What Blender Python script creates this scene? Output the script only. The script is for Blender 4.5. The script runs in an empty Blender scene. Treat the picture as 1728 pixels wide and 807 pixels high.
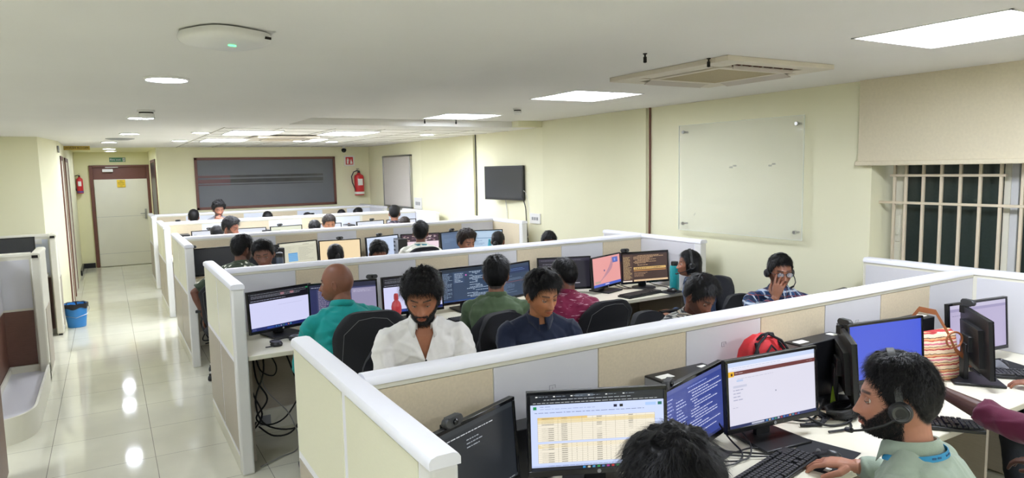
import bpy, math, random
import numpy as np
from mathutils import Vector, Matrix

S = bpy.context.scene
COL = S.collection
PI = math.pi
R = math.radians

# ------------------------------------------------------------------ camera
cam_d = bpy.data.cameras.new('camera')
cam = bpy.data.objects.new('camera', cam_d)
COL.objects.link(cam)
_yaw, _pit, _rol = .5318, .1031, -.0207
_f0 = Vector((math.sin(_yaw), math.cos(_yaw), 0)); _r0 = Vector((math.cos(_yaw), -math.sin(_yaw), 0))
_f = _f0 * math.cos(_pit) - Vector((0, 0, 1)) * math.sin(_pit)
_u = _r0.cross(_f)
_r = _r0 * math.cos(_rol) + _u * math.sin(_rol)
_u2 = -_r0 * math.sin(_rol) + _u * math.cos(_rol)
_m = Matrix((_r, _u2, -_f)).transposed().to_4x4()
_m.translation = Vector((0, 0, 1.86))
cam.matrix_world = _m
cam_d.sensor_width = 36
cam_d.lens = 36 * 1156 / 1728
cam_d.clip_start = .05
S.camera = cam

# ------------------------------------------------------------------ view and world
S.view_settings.view_transform = 'Standard'
S.view_settings.look = 'None'
S.view_settings.exposure = 0.9
S.view_settings.gamma = 1
S.view_settings.use_curve_mapping = False
S.cycles.use_denoising = True
S.cycles.max_bounces = 7
S.cycles.diffuse_bounces = 4
S.cycles.glossy_bounces = 3
S.cycles.transmission_bounces = 4
S.cycles.transparent_max_bounces = 8
S.cycles.sample_clamp_indirect = 6
S.cycles.caustics_reflective = False
S.cycles.caustics_refractive = False
W = bpy.data.worlds.new('world'); S.world = W; W.use_nodes = True
W.node_tree.nodes['Background'].inputs[0].default_value = (.9, .93, 1, 1)
W.node_tree.nodes['Background'].inputs[1].default_value = .25

PANEL_E = 18.0     # emission of the square ceiling panels
DOWN_E = 70.0
FAR_E = 19.0
ADDED_E = 14.0     # unseen lamps added for brightness, left of the aisle and behind the camera
GLOW = .56        # brightness of the computer screens

# ------------------------------------------------------------------ materials
def lin(c):
    if isinstance(c, str):
        c = [int(c[i:i + 2], 16) / 255 for i in (0, 2, 4)]
    return tuple(((v / 12.92) if v <= .04045 else ((v + .055) / 1.055) ** 2.4) for v in c)
_mats = {}
def new_mat(name):
    m = bpy.data.materials.new(name); m.use_nodes = True
    nt = m.node_tree
    return m, nt, nt.nodes, nt.links, nt.nodes['Principled BSDF']
def mat(name, c, rough=.5, metal=0, var=0.0, scale=8, bump=0.0, bscale=60, spec=.5, coat=0, stretch=None):
    if name in _mats: return _mats[name]
    m, nt, N, L, b = new_mat(name)
    c = lin(c)
    b.inputs['Base Color'].default_value = (*c, 1)
    b.inputs['Roughness'].default_value = rough
    b.inputs['Metallic'].default_value = metal
    b.inputs['Specular IOR Level'].default_value = spec
    if coat: b.inputs['Coat Weight'].default_value = coat
    if var or bump:
        tc = N.new('ShaderNodeTexCoord'); mp = N.new('ShaderNodeMapping')
        L.new(tc.outputs['Object'], mp.inputs[0])
        if stretch: mp.inputs['Scale'].default_value = stretch
    if var:
        no = N.new('ShaderNodeTexNoise'); no.inputs['Scale'].default_value = scale; no.inputs['Detail'].default_value = 4
        L.new(mp.outputs[0], no.inputs[0])
        cr = N.new('ShaderNodeValToRGB')
        cr.color_ramp.elements[0].position = .3; cr.color_ramp.elements[1].position = .7
        cr.color_ramp.elements[0].color = (*[v * (1 - var) for v in c], 1)
        cr.color_ramp.elements[1].color = (*[min(1, v * (1 + var)) for v in c], 1)
        L.new(no.outputs[0], cr.inputs[0]); L.new(cr.outputs[0], b.inputs['Base Color'])
    if bump:
        no = N.new('ShaderNodeTexNoise'); no.inputs['Scale'].default_value = bscale; no.inputs['Detail'].default_value = 3
        L.new(mp.outputs[0], no.inputs[0])
        bp = N.new('ShaderNodeBump'); bp.inputs['Strength'].default_value = bump; bp.inputs['Distance'].default_value = .004
        L.new(no.outputs[0], bp.inputs['Height']); L.new(bp.outputs[0], b.inputs['Normal'])
    _mats[name] = m
    return m
def emit(c, e=1.0):
    k = 'glow_%s_%.2f' % (c, e)
    if k in _mats: return _mats[k]
    m, nt, N, L, b = new_mat(k)
    b.inputs['Base Color'].default_value = (0, 0, 0, 1)
    b.inputs['Roughness'].default_value = .35
    b.inputs['Emission Color'].default_value = (*lin(c), 1)
    b.inputs['Emission Strength'].default_value = e
    _mats[k] = m
    return m
def glass(name, c=(1, 1, 1), rough=.02, alpha=None):
    if name in _mats: return _mats[name]
    m, nt, N, L, b = new_mat(name)
    b.inputs['Base Color'].default_value = (*lin(c), 1)
    b.inputs['Roughness'].default_value = rough
    if alpha is None:
        b.inputs['Transmission Weight'].default_value = 1; b.inputs['IOR'].default_value = 1.2
    else:
        b.inputs['Alpha'].default_value = alpha
    _mats[name] = m
    return m
def floor_mat():
    m, nt, N, L, b = new_mat('glossy_floor_tiles')
    tc = N.new('ShaderNodeTexCoord'); mp = N.new('ShaderNodeMapping')
    mp.inputs['Location'].default_value = (-.158, -.14, 0)
    L.new(tc.outputs['Object'], mp.inputs[0])
    br = N.new('ShaderNodeTexBrick')
    br.offset = 0; br.inputs['Scale'].default_value = 1
    br.inputs['Brick Width'].default_value = .607; br.inputs['Row Height'].default_value = .607
    br.inputs['Mortar Size'].default_value = .0022; br.inputs['Mortar Smooth'].default_value = .3
    br.inputs['Color1'].default_value = (*lin('e6e4cf'), 1)
    br.inputs['Color2'].default_value = (*lin('e1dec8'), 1)
    br.inputs['Mortar'].default_value = (*lin('8c887c'), 1)
    L.new(mp.outputs[0], br.inputs[0])
    no = N.new('ShaderNodeTexNoise'); no.inputs['Scale'].default_value = 2.5; no.inputs['Detail'].default_value = 5
    L.new(tc.outputs['Object'], no.inputs[0])
    mx = N.new('ShaderNodeMix'); mx.data_type = 'RGBA'; mx.blend_type = 'MULTIPLY'; mx.inputs[0].default_value = .25
    L.new(br.outputs[0], mx.inputs[6]); L.new(no.outputs[0], mx.inputs[7])
    L.new(mx.outputs[2], b.inputs['Base Color']); b.inputs['Specular IOR Level'].default_value = .38
    mr = N.new('ShaderNodeMapRange'); mr.inputs[3].default_value = .035; mr.inputs[4].default_value = .09
    L.new(no.outputs[0], mr.inputs[0]); L.new(mr.outputs[0], b.inputs['Roughness'])
    return m

M = dict(
    ceiling=mat('ceiling_paint', 'eceae6', .9, var=.02, scale=1.2, bump=.08, bscale=25),
    wall=mat('cream_wall_paint', 'eeebcc', .8, var=.02, scale=1.5, bump=.06, bscale=40),
    wall2=mat('beige_wall_paint', 'e9e6c6', .85, var=.02, scale=1.5, bump=.06, bscale=40),
    alcove=mat('yellow_cream_paint', 'efebbe', .8),
    blind=mat('beige_blind_cloth', 'dcd2b8', .9, var=.03, scale=60, bump=.15, bscale=500),
    white=mat('white_powder_coat', 'e3e2df', .35, coat=.2),
    cap=mat('white_satin_trim', 'ececf2', .42),
    cream=mat('cream_trim', 'dedbcb', .4),
    lam_yel=mat('pale_cream_laminate', 'e6e4cb', .32, var=.015, scale=30, stretch=(1, 1, 8)),
    lam_grey=mat('taupe_laminate', 'aea494', .4, var=.05, scale=18, stretch=(1, 1, 12)),
    tile_beige=mat('beige_pinboard', 'd2c4a9', .8, var=.05, scale=90, bump=.1, bscale=300),
    tile_white=mat('grey_white_laminate', 'd3d2d6', .35, var=.01, scale=5),
    tile_blue=mat('blue_white_laminate', 'dadfea', .35),
    desk=mat('cream_desk_top', 'e6e1cd', .35, var=.02, scale=12),
    brown=mat('brown_wood_laminate', '6e4c40', .4, var=.12, scale=12, stretch=(1, 1, 14)),
    doorbrown=mat('door_frame_brown', '6a4034', .45, var=.1, scale=14, stretch=(1, 1, 12)),
    doorwhite=mat('white_door_leaf', 'e2dfce', .45, var=.02, scale=3),
    black=mat('black_plastic', '17181b', .42, var=.1, scale=30),
    blackg=mat('glossy_black_plastic', '121316', .15),
    darkg=mat('dark_grey_plastic', '3a3b3d', .5),
    grey=mat('grey_plastic', '8f9092', .5),
    mesh=mat('black_chair_mesh', '191a20', .85, var=.15, scale=200, bump=.4, bscale=700),
    foam=mat('black_chair_cushion', '1b1c22', .8, var=.1, scale=90, bump=.2, bscale=400),
    metal=mat('brushed_metal', 'b0b0ae', .3, 1),
    dmetal=mat('dark_metal', '505152', .4, 1),
    cable=mat('black_cable', '0e0e10', .5),
    gcable=mat('grey_cable', '8c8c88', .5),
    red=mat('red_enamel', 'c8222c', .3, coat=.4),
    purple=mat('violet_label', '5a4a8c', .5),
    paper=mat('white_paper', 'ecebe4', .7),
    yellow=mat('yellow_sign', 'ecc932', .5),
    gold=mat('brass_plate', 'b49a45', .35, .4, var=.15, scale=20),
    green=mat('green_sign', '1d6b3c', .4),
    ink=mat('dark_ink', '22201c', .6),
    bin=mat('blue_bin_plastic', '2f7fc4', .4),
    bag=mat('black_bin_bag', '1a1c20', .3, bump=.6, bscale=40),
    skirt=mat('black_skirting', '15161a', .3),
    slot=mat('dark_slot', '1a1512', .9),
    vent=mat('beige_grille', 'b3a583', .7, var=.12, scale=160, bump=.5, bscale=300),
    acplastic=mat('ac_cream_plastic', 'd9d0c0', .5),
    acflap=mat('ac_flap_taupe', 'c4bab0', .5),
    night=mat('night_glass', '2a3532', .25, var=.08, scale=80),
    frosted=mat('frosted_grey_glass', '63666c', .5, var=.03, scale=4),
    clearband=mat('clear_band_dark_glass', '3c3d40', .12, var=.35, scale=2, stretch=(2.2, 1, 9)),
    bandred=mat('red_brown_reflection_room', '5d3434', .25),  # the room's reflection, put in as a flat colour
    grille=mat('cream_window_bars', 'd9ccb4', .45),
    alu=mat('white_window_frame', 'c9cacb', .4),
)

# ------------------------------------------------------------------ mesh building
class MB:
    def __init__(s): s.v = []; s.f = []; s.m = []
    def add(s, vs, fs, mi=0):
        o = len(s.v); s.v += [tuple(map(float, p)) for p in vs]; s.f += [tuple(i + o for i in f) for f in fs]; s.m += [mi] * len(fs)
        return s
    def box(s, c, d, rz=0, mi=0, mtx=None):
        x, y, z = [k / 2 for k in d]
        p = [Vector(q) for q in ((-x, -y, -z), (x, -y, -z), (x, y, -z), (-x, y, -z), (-x, -y, z), (x, -y, z), (x, y, z), (-x, y, z))]
        if rz: p = [Matrix.Rotation(rz, 3, 'Z') @ q for q in p]
        if mtx is not None: p = [mtx @ q for q in p]
        p = [q + Vector(c) for q in p]
        return s.add(p, [(3, 2, 1, 0), (4, 5, 6, 7), (0, 1, 5, 4), (1, 2, 6, 5), (2, 3, 7, 6), (3, 0, 4, 7)], mi)
    def bb(s, x0, x1, y0, y1, z0, z1, mi=0):
        return s.box(((x0 + x1) / 2, (y0 + y1) / 2, (z0 + z1) / 2), (x1 - x0, y1 - y0, z1 - z0), mi=mi)
    def lathe(s, prof, c=(0, 0, 0), n=24, mi=0, axis='Z', mtx=None, sx=1, sy=1):
        vs = []
        for r, z in prof:
            for i in range(n):
                a = 2 * PI * i / n
                q = Vector((r * math.cos(a) * sx, r * math.sin(a) * sy, z))
                if axis == 'X': q = Vector((q.z, q.x, q.y))
                if axis == 'Y': q = Vector((q.x, q.z, q.y))
                if mtx is not None: q = mtx @ q
                vs.append(q + Vector(c))
        fs = []
        for k in range(len(prof) - 1):
            for i in range(n):
                j = (i + 1) % n
                fs.append((k * n + i, k * n + j, (k + 1) * n + j, (k + 1) * n + i))
        if prof[0][0] > 1e-6: fs.append(tuple(reversed(range(n))))
        if prof[-1][0] > 1e-6: fs.append(tuple((len(prof) - 1) * n + i for i in range(n)))
        return s.add(vs, fs, mi)
    def tube(s, pts, r, n=8, mi=0, close=False):
        pts = [Vector(p) for p in pts]
        rs = r if isinstance(r, (list, tuple)) else [r] * len(pts)
        up = Vector((0, 0, 1)); vs = []; last = None
        for i, p in enumerate(pts):
            t = (pts[min(i + 1, len(pts) - 1)] - pts[max(i - 1, 0)])
            if t.length < 1e-9: t = Vector((0, 0, 1))
            t.normalize()
            if last is None:
                a = t.cross(up if abs(t.z) < .9 else Vector((1, 0, 0))).normalized()
            else:
                a = (last - t * last.dot(t)).normalized()
            last = a; b = t.cross(a)
            for k in range(n):
                w = 2 * PI * k / n
                vs.append(p + (a * math.cos(w) + b * math.sin(w)) * rs[i])
        fs = []
        for i in range(len(pts) - 1):
            for k in range(n):
                j = (k + 1) % n
                fs.append((i * n + k, i * n + j, (i + 1) * n + j, (i + 1) * n + k))
        fs.append(tuple(reversed(range(n)))); fs.append(tuple((len(pts) - 1) * n + k for k in range(n)))
        return s.add(vs, fs, mi)
    def prism(s, poly, z0, z1, mi=0, mtx=None, c=(0, 0, 0)):
        n = len(poly)
        vs = [Vector((x, y, z0)) for x, y in poly] + [Vector((x, y, z1)) for x, y in poly]
        if mtx is not None: vs = [mtx @ q for q in vs]
        vs = [q + Vector(c) for q in vs]
        return s.add(vs, [tuple(reversed(range(n))), tuple(range(n, 2 * n))] + [(i, (i + 1) % n, n + (i + 1) % n, n + i) for i in range(n)], mi)
def make(name, mb, mats, parent=None, bevel=0, seg=2, smooth=True, loc=None, rz=None, ang=35):
    me = bpy.data.meshes.new(name)
    me.from_pydata(mb.v, [], mb.f)
    if not isinstance(mats, (list, tuple)): mats = [mats]
    for m in mats: me.materials.append(M[m] if isinstance(m, str) else m)
    me.polygons.foreach_set('material_index', mb.m)
    if smooth:
        me.polygons.foreach_set('use_smooth', [True] * len(me.polygons))
        me.set_sharp_from_angle(angle=R(ang))
    me.update()
    o = bpy.data.objects.new(name, me); COL.objects.link(o)
    if parent is not None: o.parent = parent
    if loc is not None: o.location = loc
    if rz is not None: o.rotation_euler.z = rz
    if bevel:
        b = o.modifiers.new('bevel', 'BEVEL'); b.width = bevel; b.segments = seg; b.limit_method = 'ANGLE'; b.angle_limit = R(40)
        b.harden_normals = False
    return o
def tag(o, label, cat, group=None, kind=None):
    o['label'] = label; o['category'] = cat
    if group: o['group'] = group
    if kind: o['kind'] = kind
    return o
def thing(name, label, cat, loc=(0, 0, 0), rz=0, group=None):
    o = bpy.data.objects.new(name, None); COL.objects.link(o)
    o.location = loc; o.rotation_euler = (0, 0, rz); o.empty_display_size = .1
    return tag(o, label, cat, group)
def struct(name, mb, m, **k):
    o = make(name, mb, m, **k)
    if o.parent is None: o['kind'] = 'structure'
    return o
def dup(src, loc, rz, label, group=None):
    r = src.copy(); COL.objects.link(r); r.location = loc; r.rotation_euler = (0, 0, rz); r['label'] = label
    if group: r['group'] = group
    for ch in list(src.children):
        c = ch.copy(); COL.objects.link(c); c.parent = r
        for g in list(ch.children):
            d = g.copy(); COL.objects.link(d); d.parent = c
    return r
def text_mesh(name, body, size, m, parent, loc, rot, ext=.0008, align='CENTER', sx=1):
    cu = bpy.data.curves.new(name, 'FONT'); cu.body = body; cu.size = size; cu.extrude = ext; cu.align_x = align; cu.align_y = 'CENTER'
    cu.resolution_u = 2
    t = bpy.data.objects.new(name, cu); COL.objects.link(t)
    bpy.context.view_layer.update()
    me = bpy.data.meshes.new_from_object(t)
    bpy.data.objects.remove(t)
    me.materials.clear(); me.materials.append(M[m] if isinstance(m, str) else m)
    o = bpy.data.objects.new(name, me); COL.objects.link(o); o.parent = parent
    o.location = loc; o.rotation_euler = rot; o.scale = (sx, 1, 1)
    return o
# ------------------------------------------------------------------ room shell
ZA, ZB = 2.355, 2.425
XR = 4.68          # wall with the windows, blinds and television
YB = 13.7          # wall behind the desks
fl = MB(); fl.bb(-4.6, 5.4, -3.6, 16.9, -.1, 0)
make('floor', fl, floor_mat(), smooth=False)['kind'] = 'structure'
# low ceiling over the aisle and the far half, higher ceiling over the near desks (with holes for the square lamps)
PANELS = [(3.38, 4.53), (3.36, 6.72), (3.34, 1.66), (3.36, -1.2)]  # the last, behind the camera, is an unseen lamp added for brightness
PH = .33           # half side of a square lamp
ce = MB()
ce.bb(-4.6, 1.655, -3.6, 13.8, ZA, ZA + .25)
ce.bb(1.655, 5.2, 7.27, 13.8, ZA, ZA + .25)
struct('ceiling', ce, 'ceiling', smooth=False)
ce = MB()
ys = [-3.6]
for px, py in sorted(PANELS, key=lambda q: q[1]): ys += [py - PH, py + PH]
ys.append(7.27)
for i in range(len(ys) - 1):
    if i % 2 == 0: ce.bb(1.655, 5.2, ys[i], ys[i + 1], ZB, ZB + .2)
    else:
        px = sorted(PANELS, key=lambda q: q[1])[i // 2][0]
        ce.bb(1.655, px - PH, ys[i], ys[i + 1], ZB, ZB + .2); ce.bb(px + PH, 5.2, ys[i], ys[i + 1], ZB, ZB + .2)
struct('ceiling', ce, 'ceiling', smooth=False)
ce = MB(); ce.bb(-.8, 1.2, 13.8, 16.9, ZA, ZA + .25)
struct('ceiling', ce, 'alcove', smooth=False)
# ceiling tile joints of the far half
tj = MB()
for x in (1.72, 2.32, 2.92, 3.52, 4.12): tj.bb(x - .006, x + .006, 7.9, YB, ZA - .003, ZA + .001)
for y in (8.0, 8.6, 9.2, 9.8, 10.4, 11.0, 11.6, 12.2, 12.8, 13.4): tj.bb(1.15, XR, y - .006, y + .006, ZA - .003, ZA + .001)
tj.bb(1.12, 1.135, 7.9, YB, ZA - .003, ZA + .001)
struct('trim_1', tj, mat('ceiling_joint', 'a8a396', .8), smooth=False)

wl = MB(); wl.bb(.80, XR + .2, YB, YB + .15, 0, ZA + .1)
struct('wall_back', wl, 'wall2')
wl = MB(); wl.bb(.80, .95, YB + .15, 16.4, 0, ZA)
struct('wall_alcove_right', wl, 'alcove')
wl = MB(); wl.bb(-.7, .95, 16.4, 16.55, 0, ZA)
struct('wall_alcove_back', wl, 'alcove')
wl = MB(); wl.prism([(-4.6, 10.1), (-.68, 10.1), (-.53, 11.35), (-.53, 16.4), (-.75, 16.4), (-.75, 11.6), (-.9, 10.4), (-4.6, 10.4)], 0, ZA)
struct('wall_left', wl, 'wall2', smooth=False)
wl = MB(); wl.bb(-4.75, -4.6, -3.6, 10.4, 0, ZA + .1)
struct('wall_far_left', wl, 'wall')
wl = MB(); wl.bb(-4.75, 5.4, -3.75, -3.6, 0, ZB + .2)
struct('wall_front', wl, 'wall')
# right wall with the window recess at Y -1.6 .. 2.9
W0, W1, WZ0, WZ1 = -1.6, 2.905, 1.0, 2.3
wl = MB()
wl.bb(XR, XR + .3, W1, YB + .15, 0, ZB + .2)
wl.bb(XR, XR + .3, -3.6, W0, 0, ZB + .2)
wl.bb(XR, XR + .3, W0, W1, 0, WZ0); wl.bb(XR, XR + .3, W0, W1, WZ1, ZB + .2)
struct('wall_right', wl, 'wall')
# flat blind boxes / slightly proud plaster fields on the right wall
for i, (y0, y1, z1) in enumerate([(8.97, 10.9, ZA), (5.24, 7.12, ZB)]):
    b = MB(); b.bb(XR - .03, XR, y0, y1, .1, z1)
    struct('wall_right_panel', b, 'wall2')
# boxed beam end where the ceiling steps down
b = MB(); b.bb(XR - .37, XR, 7.12, 7.27, ZA, ZB); struct('trim_2', b, 'wall2')
sk = MB(); sk.bb(-.53, -.30, 16.36, 16.4, 0, .1); sk.bb(-.53, -.50, 15.2, 16.4, 0, .1)
struct('baseboard_back', sk, 'skirt', bevel=.003)
# window: frame, dark night panes, barred grille
wd = MB()
for y in (2.84, 2.14, 1.2): wd.bb(XR + .17, XR + .22, y - .08, y, WZ0, WZ1)
wd.bb(XR + .17, XR + .22, W0, 2.84, WZ0, WZ0 + .05); wd.bb(XR + .17, XR + .22, W0, 2.84, WZ1 - .06, WZ1)
wf = struct('window_1', wd, 'alu', bevel=.004)
pn = MB(); pn.bb(XR + .19, XR + .20, W0, 2.84, WZ0, WZ1)
make('pane', pn, 'night', wf, smooth=False)
pn = MB(); pn.bb(XR + .163, XR + .172, 2.765, 2.835, WZ0, WZ1); pn.bb(XR + .162, XR + .17, 2.1, 2.135, WZ0, WZ1)
make('sliding_sash_edge', pn, 'cream', wf)
lk = MB(); lk.bb(XR + .158, XR + .168, 2.78, 2.81, 1.28, 1.47); lk.bb(XR + .148, XR + .16, 2.787, 2.803, 1.33, 1.40)
make('window_latch', lk, 'cream', wf, bevel=.003)
pn = MB()
y = 2.72
bars = []
while y > -1.4: bars.append(y); y -= .118
gm = MB()
for k, y in enumerate([2.80] + bars):
    gm.bb(XR + .10, XR + .118, y - .009, y + .009, WZ0, WZ1)
gm.bb(XR + .095, XR + .122, W0, W1 + .0, 1.555, 1.572)
gm.bb(XR + .095, XR + .122, 2.10, 2.83, 1.745, 1.762)
g = tag(make('window_grille', gm, 'grille', bevel=.002), 'cream steel bars across the dark window on the right wall', 'window grille')
g.name = 'window_grille'

# ------------------------------------------------------------------ door at the end of the aisle
d = MB()
d.bb(-.28, -.22, 16.34, 16.44, 0, 2.09); d.bb(.745, .80, 16.34, 16.44, 0, 2.09); d.bb(-.22, .745, 16.34, 16.44, 2.045, 2.09)
dr = struct('door_1', d, 'doorbrown', bevel=.004)
p = MB(); p.bb(-.22, .745, 16.37, 16.42, 1.80, 2.045); make('top_panel', p, 'doorbrown', dr)
p = MB(); p.bb(-.21, .745, 16.36, 16.42, .01, 1.80)
p.bb(-.21, .745, 16.3585, 16.3605, 1.03, 1.034, 1); p.bb(-.21, .745, 16.3585, 16.3605, .27, .274, 1)
make('door_leaf', p, ['doorwhite', 'grey'], dr, bevel=.002)
p = MB(); p.bb(.665, .70, 16.345, 16.36, .96, 1.17); p.tube([(.68, 16.345, 1.075), (.68, 16.30, 1.075), (.58, 16.30, 1.075)], .009, 8)
make('door_handle', p, 'metal', dr, bevel=.002)
p = MB(); p.bb(-.05, .14, 16.30, 16.37, 1.95, 2.01); p.box((.12, 16.29, 2.045), (.24, .02, .015), rz=.25)
make('door_closer', p, 'white', dr, bevel=.006)
def sign(name, label, c, w, h, m, axis, texts, border=None):
    t = thing(name, label, 'sign', c)
    p = MB()
    if axis == 'Y': p.bb(-w / 2, w / 2, -.006, .006, -h / 2, h / 2)
    else: p.bb(-.006, .006, -w / 2, w / 2, -h / 2, h / 2)
    make('plate', p, m, t, bevel=.002)
    rot = (PI / 2, 0, 0) if axis == 'Y' else (PI / 2, 0, -PI / 2)
    for (s, size, dx, dz, tm, sx) in texts:
        loc = (dx, -.0075, dz) if axis == 'Y' else (-.0075, -dx, dz)
        text_mesh('lettering', s, size, tm, t, loc, rot, sx=sx)
    return t
sign('yellow_door_sign', 'small yellow no entry notice on the white door', (.27, 16.348, 1.71), .15, .155, 'yellow', 'Y',
     [('NO', .035, 0, .05, 'ink', 1), ('ENTRY', .036, 0, .012, 'ink', 1.05), ('AUTHORISED', .018, 0, -.022, 'ink', 1), ('ONLY', .02, 0, -.05, 'ink', 1)])
se = sign('fire_exit_sign', 'green fire exit sign above the door at the end of the aisle', (.235, 16.385, 2.20), .29, .088, 'green', 'Y',
     [('Fire exit', .058, -.035, 0, 'paper', 1)])
p = MB(); p.bb(.095, .135, -.009, -.0065, -.034, .034); make('exit_pictogram', p, 'paper', se)
p = MB(); p.lathe([(.007, 0), (.007, .003)], (.118, -.009, .022), 10, axis='Y'); p.tube([(.117, -.0105, .014), (.113, -.0105, -.008)], .006, 6); p.tube([(.113, -.0105, -.006), (.122, -.0105, -.016), (.118, -.0105, -.028)], .0035, 6); p.tube([(.113, -.0105, -.006), (.105, -.0105, -.02)], .0035, 6)
p.tube([(.117, -.0105, .01), (.127, -.0105, 0)], .003, 6)
make('running_figure', p, 'green', se)
sw = sign('washroom_sign', 'brass coloured wash room sign projecting from the left corridor wall', (-.355, 12.8, 2.315), .35, .062, 'gold', 'Y',
     [('WASH ROOM', .048, 0, 0, 'ink', 1.05)])
# two narrow doors seen edge on in the left corridor wall, one in the right
for n, (y0, y1, X, sg) in enumerate([(11.45, 12.02, -.53, 1), (12.6, 13.5, -.53, 1), (14.1, 15.5, .80, -1)]):
    d = MB()
    x0, x1 = sorted((X - sg * .05, X + sg * .015))
    for a in (y0, y1 - .0): d.bb(x0, x1, a, a + .09, 0, 2.16)
    d.bb(x0, x1, y0, y1 + .09, 2.10, 2.16)
    dd = struct('door_%d' % (n + 2), d, 'doorbrown', bevel=.003)
    q = MB(); q.bb(X - .03 if sg > 0 else X - .008, X + .008 if sg > 0 else X + .03, y0 + .09, y1, .01, 2.10)
    make('door_leaf', q, 'doorwhite' if n != 2 else 'skirt', dd)
for (lab, yy) in (('small white notice plate high on the left corridor wall', 11.3), ):
    p = MB(); p.bb(-.535, -.52, yy - .07, yy + .07, 2.2, 2.29); tag(make('door_number_plate', p, 'grey', bevel=.002), lab, 'plate')

# ------------------------------------------------------------------ dark frosted window in the back wall
d = MB(); x0, x1, z0, z1, yy = 1.40, 3.975, 1.215, 2.165, YB
d.bb(x0, x1, yy - .03, yy, z1 - .045, z1); d.bb(x0, x1, yy - .03, yy, z0, z0 + .045); d.bb(x0, x0 + .045, yy - .03, yy, z0, z1); d.bb(x1 - .045, x1, yy - .03, yy, z0, z1)
w2 = struct('window_2', d, 'doorbrown', bevel=.004)
p = MB(); p.bb(x0 + .04, x1 - .04, yy - .012, yy - .004, z0 + .04, z1 - .04); make('frosted_pane', p, 'frosted', w2, smooth=False)
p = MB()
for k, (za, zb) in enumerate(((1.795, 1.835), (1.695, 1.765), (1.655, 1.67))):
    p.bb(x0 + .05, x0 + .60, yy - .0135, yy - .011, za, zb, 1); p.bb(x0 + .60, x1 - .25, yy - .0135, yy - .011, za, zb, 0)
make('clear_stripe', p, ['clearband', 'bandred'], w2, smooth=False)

# ------------------------------------------------------------------ ceiling lamps
def square_panel(x, y, label, k=1.0):
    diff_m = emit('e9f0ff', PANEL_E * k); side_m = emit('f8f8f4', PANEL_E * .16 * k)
    t = thing('ceiling_light', label, 'ceiling light', (x, y, ZB), 0, None)
    f = MB(); h = PH; d = .085
    # rim
    for (a, b, c, e) in ((-h, h, -h, -h + .012), (-h, h, h - .012, h), (-h, -h + .012, -h, h), (h - .012, h, -h, h)):
        f.bb(a, b, c, e, -.004, d)
    f.bb(-h, h, -h, h, d, d + .01)
    make('housing', f, 'white', t)
    # sloped inner reflectors, emissive to stand for the lamp light they bounce
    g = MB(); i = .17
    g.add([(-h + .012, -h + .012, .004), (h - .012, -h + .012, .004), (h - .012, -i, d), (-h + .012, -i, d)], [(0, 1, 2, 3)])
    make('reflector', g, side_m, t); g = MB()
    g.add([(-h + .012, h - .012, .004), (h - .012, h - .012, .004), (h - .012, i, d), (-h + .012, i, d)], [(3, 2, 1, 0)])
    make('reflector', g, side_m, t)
    # curved diffuser running across
    g = MB(); n = 12; vs = []
    for k in range(n + 1):
        a = PI * k / n
        for s in (-1, 1): vs.append((s * (h - .05), -.20 * math.cos(a), d - .005 - .07 * math.sin(a)))
    g.add(vs, [(2 * k, 2 * k + 2, 2 * k + 3, 2 * k + 1) for k in range(n)])
    make('diffuser', g, diff_m, t)
    g = MB()
    for s in (-1, 1):
        vs = [(s * (h - .05), -.20 * math.cos(PI * k / n), d - .005 - .07 * math.sin(PI * k / n)) for k in range(n + 1)]
        g.add(vs, [tuple(range(n + 1))]); make('diffuser_end', g, emit('e9f0ff', PANEL_E * .5 * k), t); g = MB()
    return t
PL = ['recessed square ceiling lamp just beside the air conditioner cassette, second from the camera', 'recessed square ceiling lamp nearest the ceiling step, third from the camera', 'large recessed square ceiling lamp in the top right corner, nearest the camera', 'unseen recessed square ceiling lamp added behind the camera for brightness']
for (x, y), l, k in zip(PANELS[:4], PL, (1.05, .62, 1.7, 2.4)): square_panel(x, y, l, k)
far_m = emit('eff4ff', FAR_E)
FL = ['long ceiling lamp of the far tiled ceiling, near pair, over the aisle side', 'long ceiling lamp of the far tiled ceiling, near pair, over the window side',
      'long ceiling lamp closest to the back wall, over the aisle side', 'long ceiling lamp closest to the back wall, over the window side']
for (x, y), l in zip([(1.56, 8.78), (2.72, 8.73), (1.52, 10.75), (2.62, 10.7)], FL):
    t = thing('long_ceiling_light', l, 'ceiling light', (x, y, ZA))
    f = MB(); f.bb(-.29, .29, -.43, -.415, -.012, 0); f.bb(-.29, .29, .415, .43, -.012, 0); f.bb(-.29, -.28, -.43, .43, -.012, 0); f.bb(.28, .29, -.43, .43, -.012, 0)
    make('frame', f, 'white', t)
    f = MB(); f.bb(-.28, .28, -.415, .415, -.006, -.001); make('diffuser', f, far_m, t)
DL = [(.305, 3.98, 'round ceiling downlight over the aisle, nearest the camera'), (.295, 6.68, 'round ceiling downlight over the aisle just behind the smoke detector'),
      (.275, 9.2, 'round ceiling downlight over the aisle, third from the camera'), (.08, 11.48, 'round ceiling downlight just before the corridor to the exit door'),
      (.09, 14.2, 'round ceiling downlight inside the yellow corridor by the exit door'), (.12, 15.5, 'round ceiling downlight closest to the exit door'),
      (1.0, 8.86, 'round downlight in the tiled ceiling, nearer one beside the long lamps on the aisle side'),
      (.95, 10.96, 'round downlight in the tiled ceiling close to the back wall on the aisle side'), (3.9, 8.9, 'round downlight in the tiled ceiling above the wall with the pin board'),
      (3.22, 11.2, 'round surface downlight beside the dome camera at the back wall'), (.305, 1.3, 'round ceiling downlight over the aisle, above the camera'), (.305, -1.4, 'unseen round ceiling downlight added over the aisle behind the camera')]  # the one behind the camera is added, out of view
down_m = emit('e6eeff', DOWN_E)
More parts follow.
